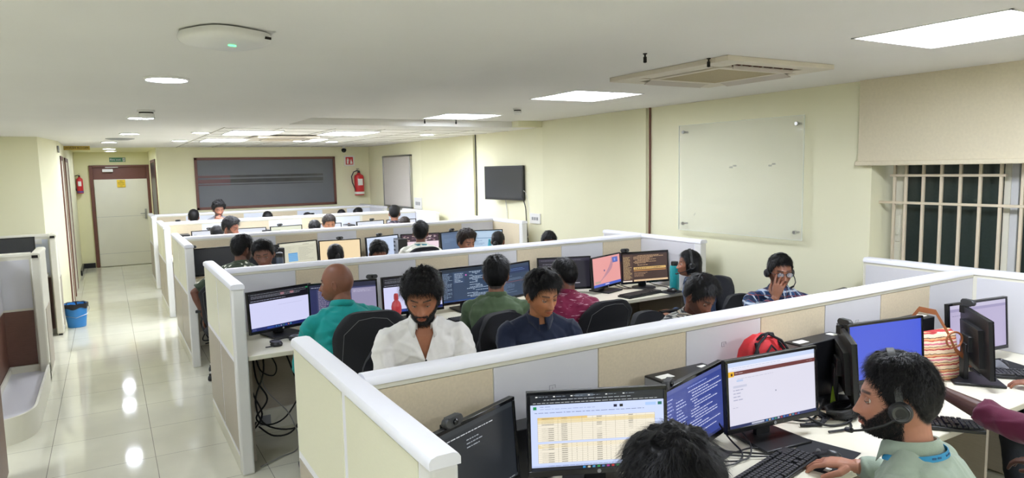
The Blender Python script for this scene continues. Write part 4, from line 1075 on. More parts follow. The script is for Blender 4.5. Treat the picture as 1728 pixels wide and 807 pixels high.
def wbox(y0, y1, z0, z1, label, name='wall_socket', m='white', xx=XR):
    t = thing(name, label, 'socket', (xx, (y0 + y1) / 2, (z0 + z1) / 2)); w, h = y1 - y0, z1 - z0
    f = MB(); f.bb(-.02, 0, -w / 2, w / 2, -h / 2, h / 2); make('plate', f, m, t, bevel=.003)
    f = MB()
    for k in range(3): f.bb(-.0225, -.0195, -w * .32 + k * w * .22, -w * .32 + k * w * .22 + w * .16, -h * .15, h * .15)
    make('rocker_switch', f, 'grey', t, bevel=.001)
wbox(7.22, 7.46, 1.15, 1.28, 'white switch plate right of the television')
wbox(10.98, 11.3, 1.18, 1.38, 'pale switch plate below the edge of the pin board')
for (y, lab) in ((8.93, 'thin dark tube standing for the gap shadow left of the television'), (5.20, 'brown cable conduit running down left of the clear glass board')):  # the first is a wall gap's shadow, built as a dark tube
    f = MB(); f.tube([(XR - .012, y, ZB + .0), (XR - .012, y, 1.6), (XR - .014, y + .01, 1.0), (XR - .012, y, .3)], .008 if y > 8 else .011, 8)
    tag(make('conduit_and_gap_shadow', f, 'dmetal' if y > 8 else 'doorbrown'), lab, 'conduit')
# whiteboard / pin board in the distance
t = thing('pin_board', 'framed grey pin board on the far right wall', 'board', (XR, 12.08, 1.66))
bw, bh = 1.40, .96
f = MB(); f.bb(-.03, 0, -bw / 2 + .02, bw / 2 - .02, -bh / 2 + .02, bh / 2 - .02); make('surface', f, mat('grey_felt', 'c5bfb8', .9, var=.03, scale=40), t)
f = MB()
for (a, b, c, d_) in ((-bw / 2, bw / 2, bh / 2 - .03, bh / 2), (-bw / 2, bw / 2, -bh / 2, -bh / 2 + .03), (-bw / 2, -bw / 2 + .03, -bh / 2, bh / 2), (bw / 2 - .03, bw / 2, -bh / 2, bh / 2)): f.bb(-.045, 0, a, b, c, d_)
make('frame', f, 'metal', t, bevel=.005)
f = MB(); f.bb(-.10, -.03, -.35, .35, -bh / 2 - .03, -bh / 2 - .01); make('pen_tray', f, 'metal', t)
# clear acrylic board
t = thing('glass_board', 'large clear writing board on steel studs on the right wall', 'board', (XR - .05, 4.09, 1.735))
gw, gh = 1.33, .965
gm_ = glass('clear_acrylic', (.95, .96, .93), .03, alpha=.18)
gm_.node_tree.nodes['Principled BSDF'].inputs['Roughness'].default_value = .04
gm_.node_tree.nodes['Principled BSDF'].inputs['Specular IOR Level'].default_value = .8
f = MB(); f.bb(-.004, .004, -gw / 2, gw / 2, -gh / 2, gh / 2); make('pane', f, gm_, t, smooth=False)
for sy in (-1, 1):
    for sz in (-1, 1):
        f = MB(); f.lathe([(0, -.018), (.014, -.018), (.016, -.010), (.016, -.005), (.009, -.005), (.009, .046)], (0, sy * (gw / 2 - .06), sz * (gh / 2 - .06)), 18, axis='X'); make('stud', f, 'metal', t)
ed = mat('acrylic_edge', 'dfe4d8', .2)
f = MB()
for (a, b, c, d_) in ((-gw / 2 - .002, gw / 2 + .002, gh / 2, gh / 2 + .003), (-gw / 2 - .002, gw / 2 + .002, -gh / 2 - .003, -gh / 2), (-gw / 2 - .003, -gw / 2, -gh / 2, gh / 2), (gw / 2, gw / 2 + .003, -gh / 2, gh / 2)): f.bb(-.005, .005, a, b, c, d_)
make('polished_edge', f, ed, t)
for k, (dy, dz, w) in enumerate(((.02, .10, .08), (-.38, .11, .07), (.46, -.33, .02))):
    f = MB(); f.bb(-.006, -.0045, dy - w / 2, dy, dz, dz + .012); f.bb(-.006, -.0045, dy, dy + w / 2, dz - .014, dz)
    make('pen_smudge', f, mat('pen_smear', 'b0b0a4', .8), t)
# roller blind over the window
t = thing('roller_blind', 'beige roller blind half lowered over the window', 'blind', (XR - .03, .66, 2.12))
f = MB(); f.bb(-.003, .003, -2.3, 2.33, -.27, ZB - 2.12); make('cloth', f, 'blind', t, smooth=False)
f = MB(); f.bb(-.014, .014, -2.33, 2.35, -.295, -.262); make('bottom_bar', f, 'blind', t, bevel=.006)

def extinguisher(name, label, c, s, facing, band=None):
    t = thing(name, label, 'fire extinguisher', c, facing)
    f = MB(); f.lathe([(0, 0), (.07 * s, 0), (.078 * s, .015), (.078 * s, .36), (.068 * s, .40), (.03 * s, .43), (.024 * s, .45), (0, .45)], n=28); make('cylinder', f, 'red', t)
    f = MB(); f.lathe([(0, .45), (.022 * s, .45), (.022 * s, .48), (.012, .49), (0, .49)], n=16); f.bb(-.012, .012, -.012, .10 * s, .485, .50); f.box((0, .05 * s, .53), (.018, .12 * s, .010), mtx=Matrix.Rotation(.0, 3, 'X')); make('valve_head', f, 'black', t)
    f = MB(); f.tube([(0, -.02, .47), (-.03, -.03, .50), (-.11, -.02, .47), (-.15, 0, .38), (-.14, 0, .26), (-.10, -.02, .14), (-.085, -.03, .08)], .011, 8); make('hose', f, 'black', t)
    f = MB(); f.lathe([(.079 * s, .02), (.0795 * s, .07)], n=28); make('foot_band', f, 'purple' if band else 'paper', t)
    f = MB(); n = 8
    vs = [(.0795 * s * math.cos(a), -.0795 * s * math.sin(a), z) for z in (.20, .33) for a in [R(60 + 60 * k / n) for k in range(n + 1)]]
    f.add(vs, [(k + 1, k, n + 1 + k, n + 2 + k) for k in range(n)]); make('paper_label', f, 'paper', t)
    f = MB(); f.bb(-.03, .03, .06 * s, .10 * s, .30, .36); make('wall_bracket', f, 'dmetal', t)
    return t
extinguisher('fire_extinguisher', 'red fire extinguisher with black hose on the back wall near the pin board', (4.42, 13.58, 1.38), 1.25, 0)
extinguisher('fire_extinguisher', 'red fire extinguisher with violet band beside the exit door', (-.455, 16.31, 1.53), 1.0, 0, True).scale = (.74, .74, .74)
t = sign('fire_point_sign', 'white framed red fire extinguisher sign on the back wall', (4.27, YB - .012, 2.075), .21, .21, 'paper', 'Y', [])
f = MB(); f.bb(-.075, .075, -.009, -.006, -.075, .075); make('red_field', f, 'red', t)
f = MB(); f.bb(-.055, -.02, -.012, -.009, -.06, .03); f.bb(-.05, -.025, -.012, -.009, .035, .05); f.tube([(-.02, -.0105, .04), (-.008, -.0105, .03), (-.008, -.0105, -.01)], .004, 6)
f.prism([(.01, -.06), (.06, -.06), (.055, -.02), (.042, .005), (.04, .05), (.028, .02), (.018, -.01)], .009, .012, mtx=Matrix.Rotation(PI / 2, 3, 'X')); make('pictogram', f, 'paper', t)
f = MB(); f.lathe([(0, 0), (.022, 0), (.022, .004), (0, .004)], (3.30, ROWS[3] - .005, 1.02), 16, axis='Y')
tag(make('round_sticker', f, mat('brown_stain', '8c5a40', .7)), 'small round brown sticker on the fourth partition', 'sticker')

for (x, z, l) in ((2.32, 1.06, 'small pen drawn square on the white panel above the red backpack'), (1.40, 1.03, 'faint pen scribble on the first white panel of the nearest partition'), (3.30, 1.03, 'faint pen mark on the white panel above the plain blue screen')):
    f = MB()
    for (a, b, c, d_) in ((-.014, .014, .009, .0105), (-.014, .006, -.0105, -.009), (-.014, -.0125, -.01, .01), (.0125, .014, -.002, .01), (.0, .0015, -.006, .004)): f.bb(a, b, -.0008, 0, c, d_)
    tag(make('pen_mark', f, mat('faded_ink', '8e8c94', .8), loc=(x, ROWS[0] + .0012, z)), l, 'mark')

# ------------------------------------------------------------------ office chairs
_ch = None
def chair(x, y, rz, label, top=.92, group=None):
    """rz: 0 = sitter faces +Y; top: height of the backrest's upper edge"""
    t = thing('office_chair', label, 'chair', (x, y, 0), rz, group)
    f = MB(); n = 26; w, d = .235, .225
    def sq(w, d, z, p=3.5): return [(w * math.cos(a) * (abs(math.cos(a)) ** p + abs(math.sin(a)) ** p) ** (-1 / p), d * math.sin(a) * (abs(math.cos(a)) ** p + abs(math.sin(a)) ** p) ** (-1 / p) + .02, z) for a in [2 * PI * i / n for i in range(n)]]
    rr = [sq(w * .86, d * .86, .40), sq(w, d, .415), sq(w * 1.02, d * 1.02, .44), sq(w * .97, d * .97, .465), sq(w * .7, d * .7, .475)]
    f.add([p for r_ in rr for p in r_], [(k * n + i, k * n + (i + 1) % n, (k + 1) * n + (i + 1) % n, (k + 1) * n + i) for k in range(4) for i in range(n)] + [tuple(reversed(range(n))), tuple(4 * n + i for i in range(n))])
    make('seat', f, 'foam', t, ang=60)
    # backrest: shaped plate, curved, rounded top
    H = top - .50; nu, nv = 16, 14
    def P(u, v, off):
        zz = .50 + H * v
        hw = .225 * (1 - .10 * (1 - v)) * (1 - max(0, v - .72) ** 2 * 3.4) * (1 - max(0, .2 - v) ** 2 * 4)
        xx = hw * (2 * u - 1)
        corner = .05 * abs(2 * u - 1) ** 4 * max(0, v - .6) / .4
        yy = -.235 - .035 * math.sin(PI * min(1, v * 1.1)) * -1 - .05 * v + .055 * (2 * u - 1) ** 2 + off * (1 - abs(2 * u - 1) ** 6 * .6)
        return (xx, yy, zz - corner)
    f = MB(); vs = [P(i / nu, j / nv, o) for o in (-.022, .022) for j in range(nv + 1) for i in range(nu + 1)]
    m_ = (nu + 1) * (nv + 1); fs = []
    for j in range(nv):
        for i in range(nu):
            a = j * (nu + 1) + i; fs += [(a, a + 1, a + nu + 2, a + nu + 1), (m_ + a, m_ + a + nu + 1, m_ + a + nu + 2, m_ + a + 1)]
    bd = [i for i in range(nu + 1)] + [j * (nu + 1) + nu for j in range(1, nv + 1)] + [nv * (nu + 1) + i for i in range(nu - 1, -1, -1)] + [j * (nu + 1) for j in range(nv - 1, 0, -1)]
    for k in range(len(bd)):
        a, b = bd[k], bd[(k + 1) % len(bd)]; fs.append((b, a, m_ + a, m_ + b))
    f.add(vs, fs); bk = make('backrest', f, 'mesh', t, ang=70)
    f = MB(); f.tube([P(u, v, -.026) for u, v in [(.12, .05), (.10, .5), (.14, .8), (.3, .93), (.5, .95), (.7, .93), (.86, .8), (.90, .5), (.88, .05)]], .0018, 6); make('piping', f, mat('grey_piping', '66676a', .5), bk)
    f = MB(); f.tube([(0, -.10, .40), (0, -.26, .40), (0, -.30, .48), (0, -.285, .70)], [.022, .022, .02, .016], 8); make('back_bracket', f, 'black', t)
    for s in (-1, 1):
        f = MB(); f.tube([(s * .20, .02, .41), (s * .27, .0, .42), (s * .28, -.02, .60)], .013, 8); f.box((s * .275, .02, .615), (.05, .24, .025)); make('armrest', f, 'black', t, bevel=.006)
    f = MB(); f.lathe([(.03, .10), (.03, .24), (.018, .24), (.018, .40)], n=14); make('gas_column', f, 'black', t)
    for k in range(5):
        a = R(72 * k + 20); c, s_ = math.cos(a), math.sin(a)
        f = MB(); f.tube([(.02 * c, .02 * s_, .105), (.15 * c, .15 * s_, .095), (.27 * c, .27 * s_, .075)], [.024, .02, .014], 8); lg = make('base_leg', f, 'white' if 'white base' in label else 'black', t)
        f = MB(); f.lathe([(0, -.018), (.024, -.016), (.026, 0), (.024, .016), (0, .018)], (.27 * c, .27 * s_, .027), 14, axis='X', mtx=None); f.bb(.27 * c - .01, .27 * c + .01, .27 * s_ - .01, .27 * s_ + .01, .04, .07); make('castor', f, 'black', lg)
    return t
# ------------------------------------------------------------------ people
from mathutils import noise as _ns
def sst(a, b, x):
    t = np.clip((x - a) / (b - a), 0, 1); return t * t * (3 - 2 * t)
def g2(x, z, cx, cz, sx, sz): return np.exp(-((x - cx) / sx) ** 2 / 2 - ((z - cz) / sz) ** 2 / 2)
def fnoise(P, sc, seed=0.0):
    """cheap smooth 3D noise from warped sines"""
    x, y, z = P[:, 0] * sc + seed, P[:, 1] * sc + seed * 1.7, P[:, 2] * sc - seed * .6
    a = np.sin(x + 1.3 * np.sin(y * .9 + 2)) + np.sin(y * 1.1 + 1.5 * np.sin(z * .8 + 1)) + np.sin(z * 1.2 + 1.4 * np.sin(x * 1.05))
    b = np.sin(2.1 * x + 1.1 * np.sin(2.3 * z)) * np.sin(1.9 * y + np.sin(2.2 * x)) + np.sin(2.4 * z + 1.2 * np.sin(1.7 * y))
    return (a + .6 * b) / 3.6
def head_dirs(nu, nv):
    th = np.linspace(0, 2 * PI, nu, endpoint=False); ph = np.linspace(-PI / 2, PI / 2, nv)[1:-1]
    T, Pp = np.meshgrid(th, ph)
    D = np.stack([np.sin(T) * np.cos(Pp), np.cos(T) * np.cos(Pp), np.sin(Pp)], -1).reshape(-1, 3)
    return np.vstack([D, [[0, 0, -1]], [[0, 0, 1]]])
def head_faces(nu, nv):
    fs = []; rows = nv - 2
    for j in range(rows - 1):
        for i in range(nu):
            k = (i + 1) % nu
            # azimuth goes +y -> +x, so this winding points outwards
            fs.append((j * nu + i, (j + 1) * nu + i, (j + 1) * nu + k, j * nu + k))
    lo, hi = rows * nu, rows * nu + 1
    for i in range(nu):
        k = (i + 1) % nu
        fs.append((lo, i, k)); fs.append((hi, (rows - 1) * nu + k, (rows - 1) * nu + i))
    return fs
def head_shape(D, fem=0.0, wide=1.0):
    p = 2.25
    n = (np.abs(D) ** p).sum(1) ** (-1 / p); E = D * n[:, None]
    x = .0745 * E[:, 0] * wide; y = np.where(E[:, 1] > 0, .090, .100) * E[:, 1]; z = .115 * E[:, 2]
    t = np.clip(-z / .115, 0, 1)
    fr = sst(-.05, .35, D[:, 1])
    x = x * (1 - (.26 + .06 * fem) * t ** 1.6) * (1 - .05 * np.clip(z / .115, 0, 1) * fr)
    y = np.where(y < 0, y * (1 - .50 * t ** 1.4), y)
    y = y - .006 * fr * g2(x, z, 0, .075, .05, .03)
    f = sst(.10, .5, D[:, 1]); ax = np.abs(x)
    dy = .024 * g2(x, z, 0, -.092, .024, .022) + .012 * g2(x, z, 0, -.060, .030, .022)          # chin, mouth mass
    dy += -.006 * g2(x, z, 0, -.078, .016, .005)
    dy += (.0055 * (1 - .5 * fem)) * g2(ax, z, .022, .023, .018, .007)                            # brow
    dy += -.0115 * g2(ax, z, .031, .003, .0135, .011)                                              # sockets
    dy += .005 * g2(ax, z, .040, -.024, .016, .015)                                               # cheeks
    dy += -.005 * g2(ax, z, .044, -.062, .012, .02)
    # nose
    zn = np.clip((.012 - z) / .048, 0, 1.25)
    prof = np.where(z > -.036, .003 + .0215 * zn, .0245 * np.exp(-((z + .036) / .0055) ** 2))
    prof = np.where(z > .012, .003 * np.exp(-((z - .012) / .01) ** 2), prof)
    wn = .0062 + .0060 * np.clip(zn, 0, 1)
    dy += prof * np.exp(-(ax / wn) ** 2 / 1.6)
    dy += .0085 * g2(ax, z, .0130, -.0365, .0052, .006)
    dy += -.0045 * g2(ax, z, .0075, -.0455, .004, .0028)
    # lips
    dy += .0058 * np.exp(-((z + .0575) / .0042) ** 2) * np.exp(-(ax / .019) ** 4) + .0068 * np.exp(-((z + .0685) / .0048) ** 2) * np.exp(-(ax / .017) ** 4)
    dy += -.0040 * np.exp(-((z + .0632) / .0018) ** 2) * np.exp(-(ax / .022) ** 4)
    y = y + dy * f
    return np.stack([x, y, z], 1)
def hairline(th):
    """height of the hair edge by azimuth from the front, in head units"""
    deg = np.degrees(th)
    return np.interp(deg, [0, 25, 42, 52, 62, 72, 84, 92, 104, 114, 128, 150, 180], [.068, .064, .058, .045, .020, -.014, -.020, .010, .018, -.010, -.045, -.068, -.074])
def lofted(mb, C, RW, RD, up=(0, 1, 0), n=24, ax=None, p=2.3):
    C = [Vector(c) for c in C]; vs = []
    for i, c in enumerate(C):
        t = (C[min(i + 1, len(C) - 1)] - C[max(i - 1, 0)]).normalized()
        X = Vector(ax[i]) if ax else Vector((1, 0, 0)); X = (X - t * X.dot(t)).normalized(); Yv = t.cross(X)
        for k in range(n):
            a = 2 * PI * k / n; co, si = math.cos(a), math.sin(a); q = (abs(co) ** p + abs(si) ** p) ** (-1 / p)
            vs.append(c + X * RW[i] * co * q + Yv * RD[i] * si * q)
    fs = [(i * n + k, i * n + (k + 1) % n, (i + 1) * n + (k + 1) % n, (i + 1) * n + k) for i in range(len(C) - 1) for k in range(n)]
    fs += [tuple(reversed(range(n))), tuple((len(C) - 1) * n + k for k in range(n))]
    mb.add(vs, fs)
def blob(mb, c, r, mtx=None, n=14, m=9):
    prof = [(math.sin(PI * i / m), -math.cos(PI * i / m)) for i in range(m + 1)]
    vs = []
    for a, b in prof[1:-1]:
        for k in range(n):
            w = 2 * PI * k / n; q = Vector((a * math.cos(w) * r[0], a * math.sin(w) * r[1], b * r[2]))
            vs.append((mtx @ q if mtx is not None else q) + Vector(c))
    for s in (-1, 1):
        q = Vector((0, 0, s * r[2])); vs.append((mtx @ q if mtx is not None else q) + Vector(c))
    R_ = m - 1; fs = [(i * n + k, i * n + (k + 1) % n, (i + 1) * n + (k + 1) % n, (i + 1) * n + k) for i in range(R_ - 1) for k in range(n)]
    fs += [(R_ * n, (k + 1) % n, k) for k in range(n)] + [(R_ * n + 1, (R_ - 1) * n + k, (R_ - 1) * n + (k + 1) % n) for k in range(n)]
    mb.add(vs, fs)
def remeshed(mb, voxel, smooth=2, sf=.5, name='tmp'):
    me = bpy.data.meshes.new(name); me.from_pydata(mb.v, [], mb.f); me.update()
    o = bpy.data.objects.new(name, me); COL.objects.link(o)
    rm = o.modifiers.new('r', 'REMESH'); rm.mode = 'VOXEL'; rm.voxel_size = voxel; rm.use_smooth_shade = True
    if smooth:
        sm = o.modifiers.new('s', 'SMOOTH'); sm.factor = sf; sm.iterations = smooth
    dg = bpy.context.evaluated_depsgraph_get(); dg.update()
    ev = o.evaluated_get(dg); out = bpy.data.meshes.new_from_object(ev, depsgraph=dg)
    bpy.data.objects.remove(o); bpy.data.meshes.remove(me)
    return out
def get_co(me):
    a = np.empty(len(me.vertices) * 3, np.float32); me.vertices.foreach_get('co', a); return a.reshape(-1, 3).astype(float)
def get_no(me):
    a = np.empty(len(me.vertices) * 3, np.float32); me.vertices.foreach_get('normal', a); return a.reshape(-1, 3).astype(float)
def set_co(me, P): me.vertices.foreach_set('co', P.astype(np.float32).ravel()); me.update()
def set_col(me, C):
    at = me.color_attributes.new('tone', 'FLOAT_COLOR', 'POINT')
    at.data.foreach_set('color', np.hstack([C, np.ones((len(C), 1))]).astype(np.float32).ravel())
def skin_mat():
    m, nt, N, L, b = new_mat('skin')
    at = N.new('ShaderNodeAttribute'); at.attribute_name = 'tone'
    L.new(at.outputs['Color'], b.inputs['Base Color'])
    b.inputs['Roughness'].default_value = .48; b.inputs['Specular IOR Level'].default_value = .45
    b.inputs['Subsurface Weight'].default_value = .12; b.inputs['Subsurface Radius'].default_value = (.012, .005, .003); b.inputs['Subsurface Scale'].default_value = .6
    tc = N.new('ShaderNodeTexCoord'); no = N.new('ShaderNodeTexNoise'); no.inputs['Scale'].default_value = 380; L.new(tc.outputs['Object'], no.inputs[0])
    bp = N.new('ShaderNodeBump'); bp.inputs['Strength'].default_value = .12; bp.inputs['Distance'].default_value = .002; L.new(no.outputs[0], bp.inputs['Height']); L.new(bp.outputs[0], b.inputs['Normal'])
    return m
SKIN = skin_mat()
def hair_mat(name, c, rough=.52):
    m = mat(name, c, rough, var=.25, scale=60, spec=.28)
    return m
HAIR = dict(black=hair_mat('black_hair', '0b0a0c'), brown=hair_mat('dark_brown_hair', '1f1612'), soft=hair_mat('soft_black_hair', '151315', .5))
def cloth(name, c, rough=.85, var=.05, sc=25, bump=.25, bs=350, pattern=None, cols=()):
    m = mat(name, c, rough, var=var, scale=sc, bump=bump, bscale=bs, spec=.25)
    nt = m.node_tree; N, L = nt.nodes, nt.links; b = N['Principled BSDF']
    b.inputs['Sheen Weight'].default_value = .15
    if not pattern: return m
    tc = N.new('ShaderNodeTexCoord'); sp = N.new('ShaderNodeSeparateXYZ'); L.new(tc.outputs['Object'], sp.inputs[0])
    def mixc(fac, a, bcol):
        mx = N.new('ShaderNodeMix'); mx.data_type = 'RGBA'
        L.new(fac, mx.inputs[0]) if not isinstance(fac, float) else None
        if isinstance(a, str): mx.inputs[6].default_value = (*lin(a), 1)
        else: L.new(a, mx.inputs[6])
        mx.inputs[7].default_value = (*lin(bcol), 1)
        return mx.outputs[2]
    def stripe(sock, freq, width, ph=0.0, warp=None):
        mu = N.new('ShaderNodeMath'); mu.operation = 'MULTIPLY_ADD'; mu.inputs[1].default_value = freq; mu.inputs[2].default_value = ph; L.new(sock, mu.inputs[0])
        fr = N.new('ShaderNodeMath'); fr.operation = 'FRACT'; L.new(mu.outputs[0], fr.inputs[0])
        lt = N.new('ShaderNodeMath'); lt.operation = 'LESS_THAN'; lt.inputs[1].default_value = width; L.new(fr.outputs[0], lt.inputs[0])
        return lt.outputs[0]
    if pattern == 'plaid':
        cur = c
        ad = N.new('ShaderNodeMath'); ad.operation = 'ADD'; L.new(sp.outputs[0], ad.inputs[0]); L.new(sp.outputs[1], ad.inputs[1])
        for col, f, w, ph in cols:
            cur = mixc(stripe(sp.outputs[2], f, w, ph), cur, col)
            cur = mixc(stripe(ad.outputs[0], f, w, ph), cur, col)
        L.new(cur, b.inputs['Base Color'])
    if pattern == 'flowers':
        vo = N.new('ShaderNodeTexVoronoi'); vo.inputs['Scale'].default_value = 21; vo.inputs['Randomness'].default_value = .75; L.new(tc.outputs['Object'], vo.inputs[0])
        no = N.new('ShaderNodeTexNoise'); no.inputs['Scale'].default_value = 90; L.new(tc.outputs['Object'], no.inputs[0])
        ad = N.new('ShaderNodeMath'); ad.operation = 'MULTIPLY_ADD'; ad.inputs[1].default_value = .35; L.new(no.outputs[0], ad.inputs[0]); L.new(vo.outputs['Distance'], ad.inputs[2])
        lt = N.new('ShaderNodeMath'); lt.operation = 'LESS_THAN'; lt.inputs[1].default_value = .46; L.new(ad.outputs[0], lt.inputs[0])
        lt2 = N.new('ShaderNodeMath'); lt2.operation = 'LESS_THAN'; lt2.inputs[1].default_value = .24; L.new(ad.outputs[0], lt2.inputs[0])
        cur = mixc(lt.outputs[0], c, cols[0]); cur = mixc(lt2.outputs[0], cur, cols[1]); L.new(cur, b.inputs['Base Color'])
    if pattern == 'scratch':
        mp = N.new('ShaderNodeMapping'); mp.inputs['Scale'].default_value = (1, 1, 9); mp.inputs['Rotation'].default_value = (.7, .9, .3); L.new(tc.outputs['Object'], mp.inputs[0])
        no = N.new('ShaderNodeTexNoise'); no.inputs['Scale'].default_value = 16; no.inputs['Detail'].default_value = 5; L.new(mp.outputs[0], no.inputs[0])
        lt = N.new('ShaderNodeMath'); lt.operation = 'GREATER_THAN'; lt.inputs[1].default_value = .625; L.new(no.outputs[0], lt.inputs[0])
        cur = mixc(lt.outputs[0], c, cols[0]); L.new(cur, b.inputs['Base Color'])
    return m
def wrinkle(me, amp, seed, dirz=1.0):
    P = get_co(me); Nn = get_no(me)
    def ridge(Q, sc, sd): return np.exp(-(fnoise(Q, sc, sd) / .16) ** 2)
    a = np.array([1, 1, 1.0]); Q1 = P * np.array([.9, .9, 1.5 * dirz]); Q2 = np.stack([P[:, 0] + .7 * P[:, 2], P[:, 1], P[:, 2] * .6 - .5 * P[:, 0]], 1); Q3 = np.stack([P[:, 0] - .7 * P[:, 2], P[:, 1], P[:, 2] * .6 + .5 * P[:, 0]], 1)
    w = ridge(Q1, 13, seed) * .7 + ridge(Q2, 16, seed + 3) * .9 + ridge(Q3, 19, seed + 7) * .8 + .5 * fnoise(P, 9, seed + 1)
    set_co(me, P + Nn * (amp * (w - .5))[:, None])
def hand_vol(mb, W, d, n, side, curl=.5, spread=.10, s=1.0, thumb=.7, fing=None):
    """W wrist, d towards the fingers, n out of the back of the hand, side +1 right hand / -1 left hand"""
    d = Vector(d).normalized(); n = Vector(n); n = (n - d * n.dot(d)).normalized(); sd = d.cross(n) * side   # sd points to the little finger
    W = Vector(W)
    P = lambda a, b, c: W + d * a * s + sd * b * s + n * c * s
    lofted(mb, [P(-.02, 0, 0), P(.015, 0, 0), P(.045, .0, .002), P(.08, .0, .0), P(.092, 0, -.002)], [.024 * s, .029 * s, .037 * s, .041 * s, .036 * s], [.018 * s, .016 * s, .0155 * s, .013 * s, .010 * s], ax=[sd] * 5, n=16)
    L_ = [(.041, .025, .021), (.045, .028, .022), (.042, .026, .021), (.032, .020, .019)]
    for i in range(4):
        b = P(.083 - .004 * abs(i - 1.3), -.0295 + .0197 * i, 0)
        a0 = spread * (i - 1.4); c = (fing[i] if fing else curl)
        dd = (d * math.cos(a0) + sd * math.sin(a0)).normalized(); pts = [b - dd * .01 * s, b]; ang = c * .55
        for j, l in enumerate(L_[i]):
            v = dd * math.cos(ang) - n * math.sin(ang); b = b + v * l * s; pts.append(b); ang += c * (1.05 if j == 0 else .75)
        r = (.0092, .0092, .0086, .0078, .0062); k = .92 if i == 3 else 1
        mb.tube(pts, [q * s * k for q in r], 10); blob(mb, pts[-1], [.0064 * s * k] * 3, n=8, m=5)
    b = P(.016, -.022, -.004); v1 = (d * .55 - sd * .75 - n * .35).normalized(); v2 = (d * .85 - sd * .35 - n * .35 * thumb).normalized(); v3 = (d * .95 - sd * (.15 - .5 * thumb * .3) - n * .5 * thumb).normalized()
    pts = [b, b + v1 * .034 * s, b + v1 * .034 * s + v2 * .03 * s, b + v1 * .034 * s + v2 * .03 * s + v3 * .026 * s]
    mb.tube(pts, [.014 * s, .0125 * s, .0105 * s, .0080 * s], 10); blob(mb, pts[-1], [.0082 * s] * 3, n=8, m=5)
def ik(S, H, a, b, hint):
    S, H = Vector(S), Vector(H); v = H - S; L_ = min(v.length, (a + b) * .995); v.normalize(); H = S + v * L_
    c = (a * a + L_ * L_ - b * b) / (2 * a * L_); c = max(-1, min(1, c)); h = Vector(hint); h = (h - v * h.dot(v)).normalized()
    return S + v * a * c + h * a * math.sqrt(1 - c * c), H
PEOPLE = {}
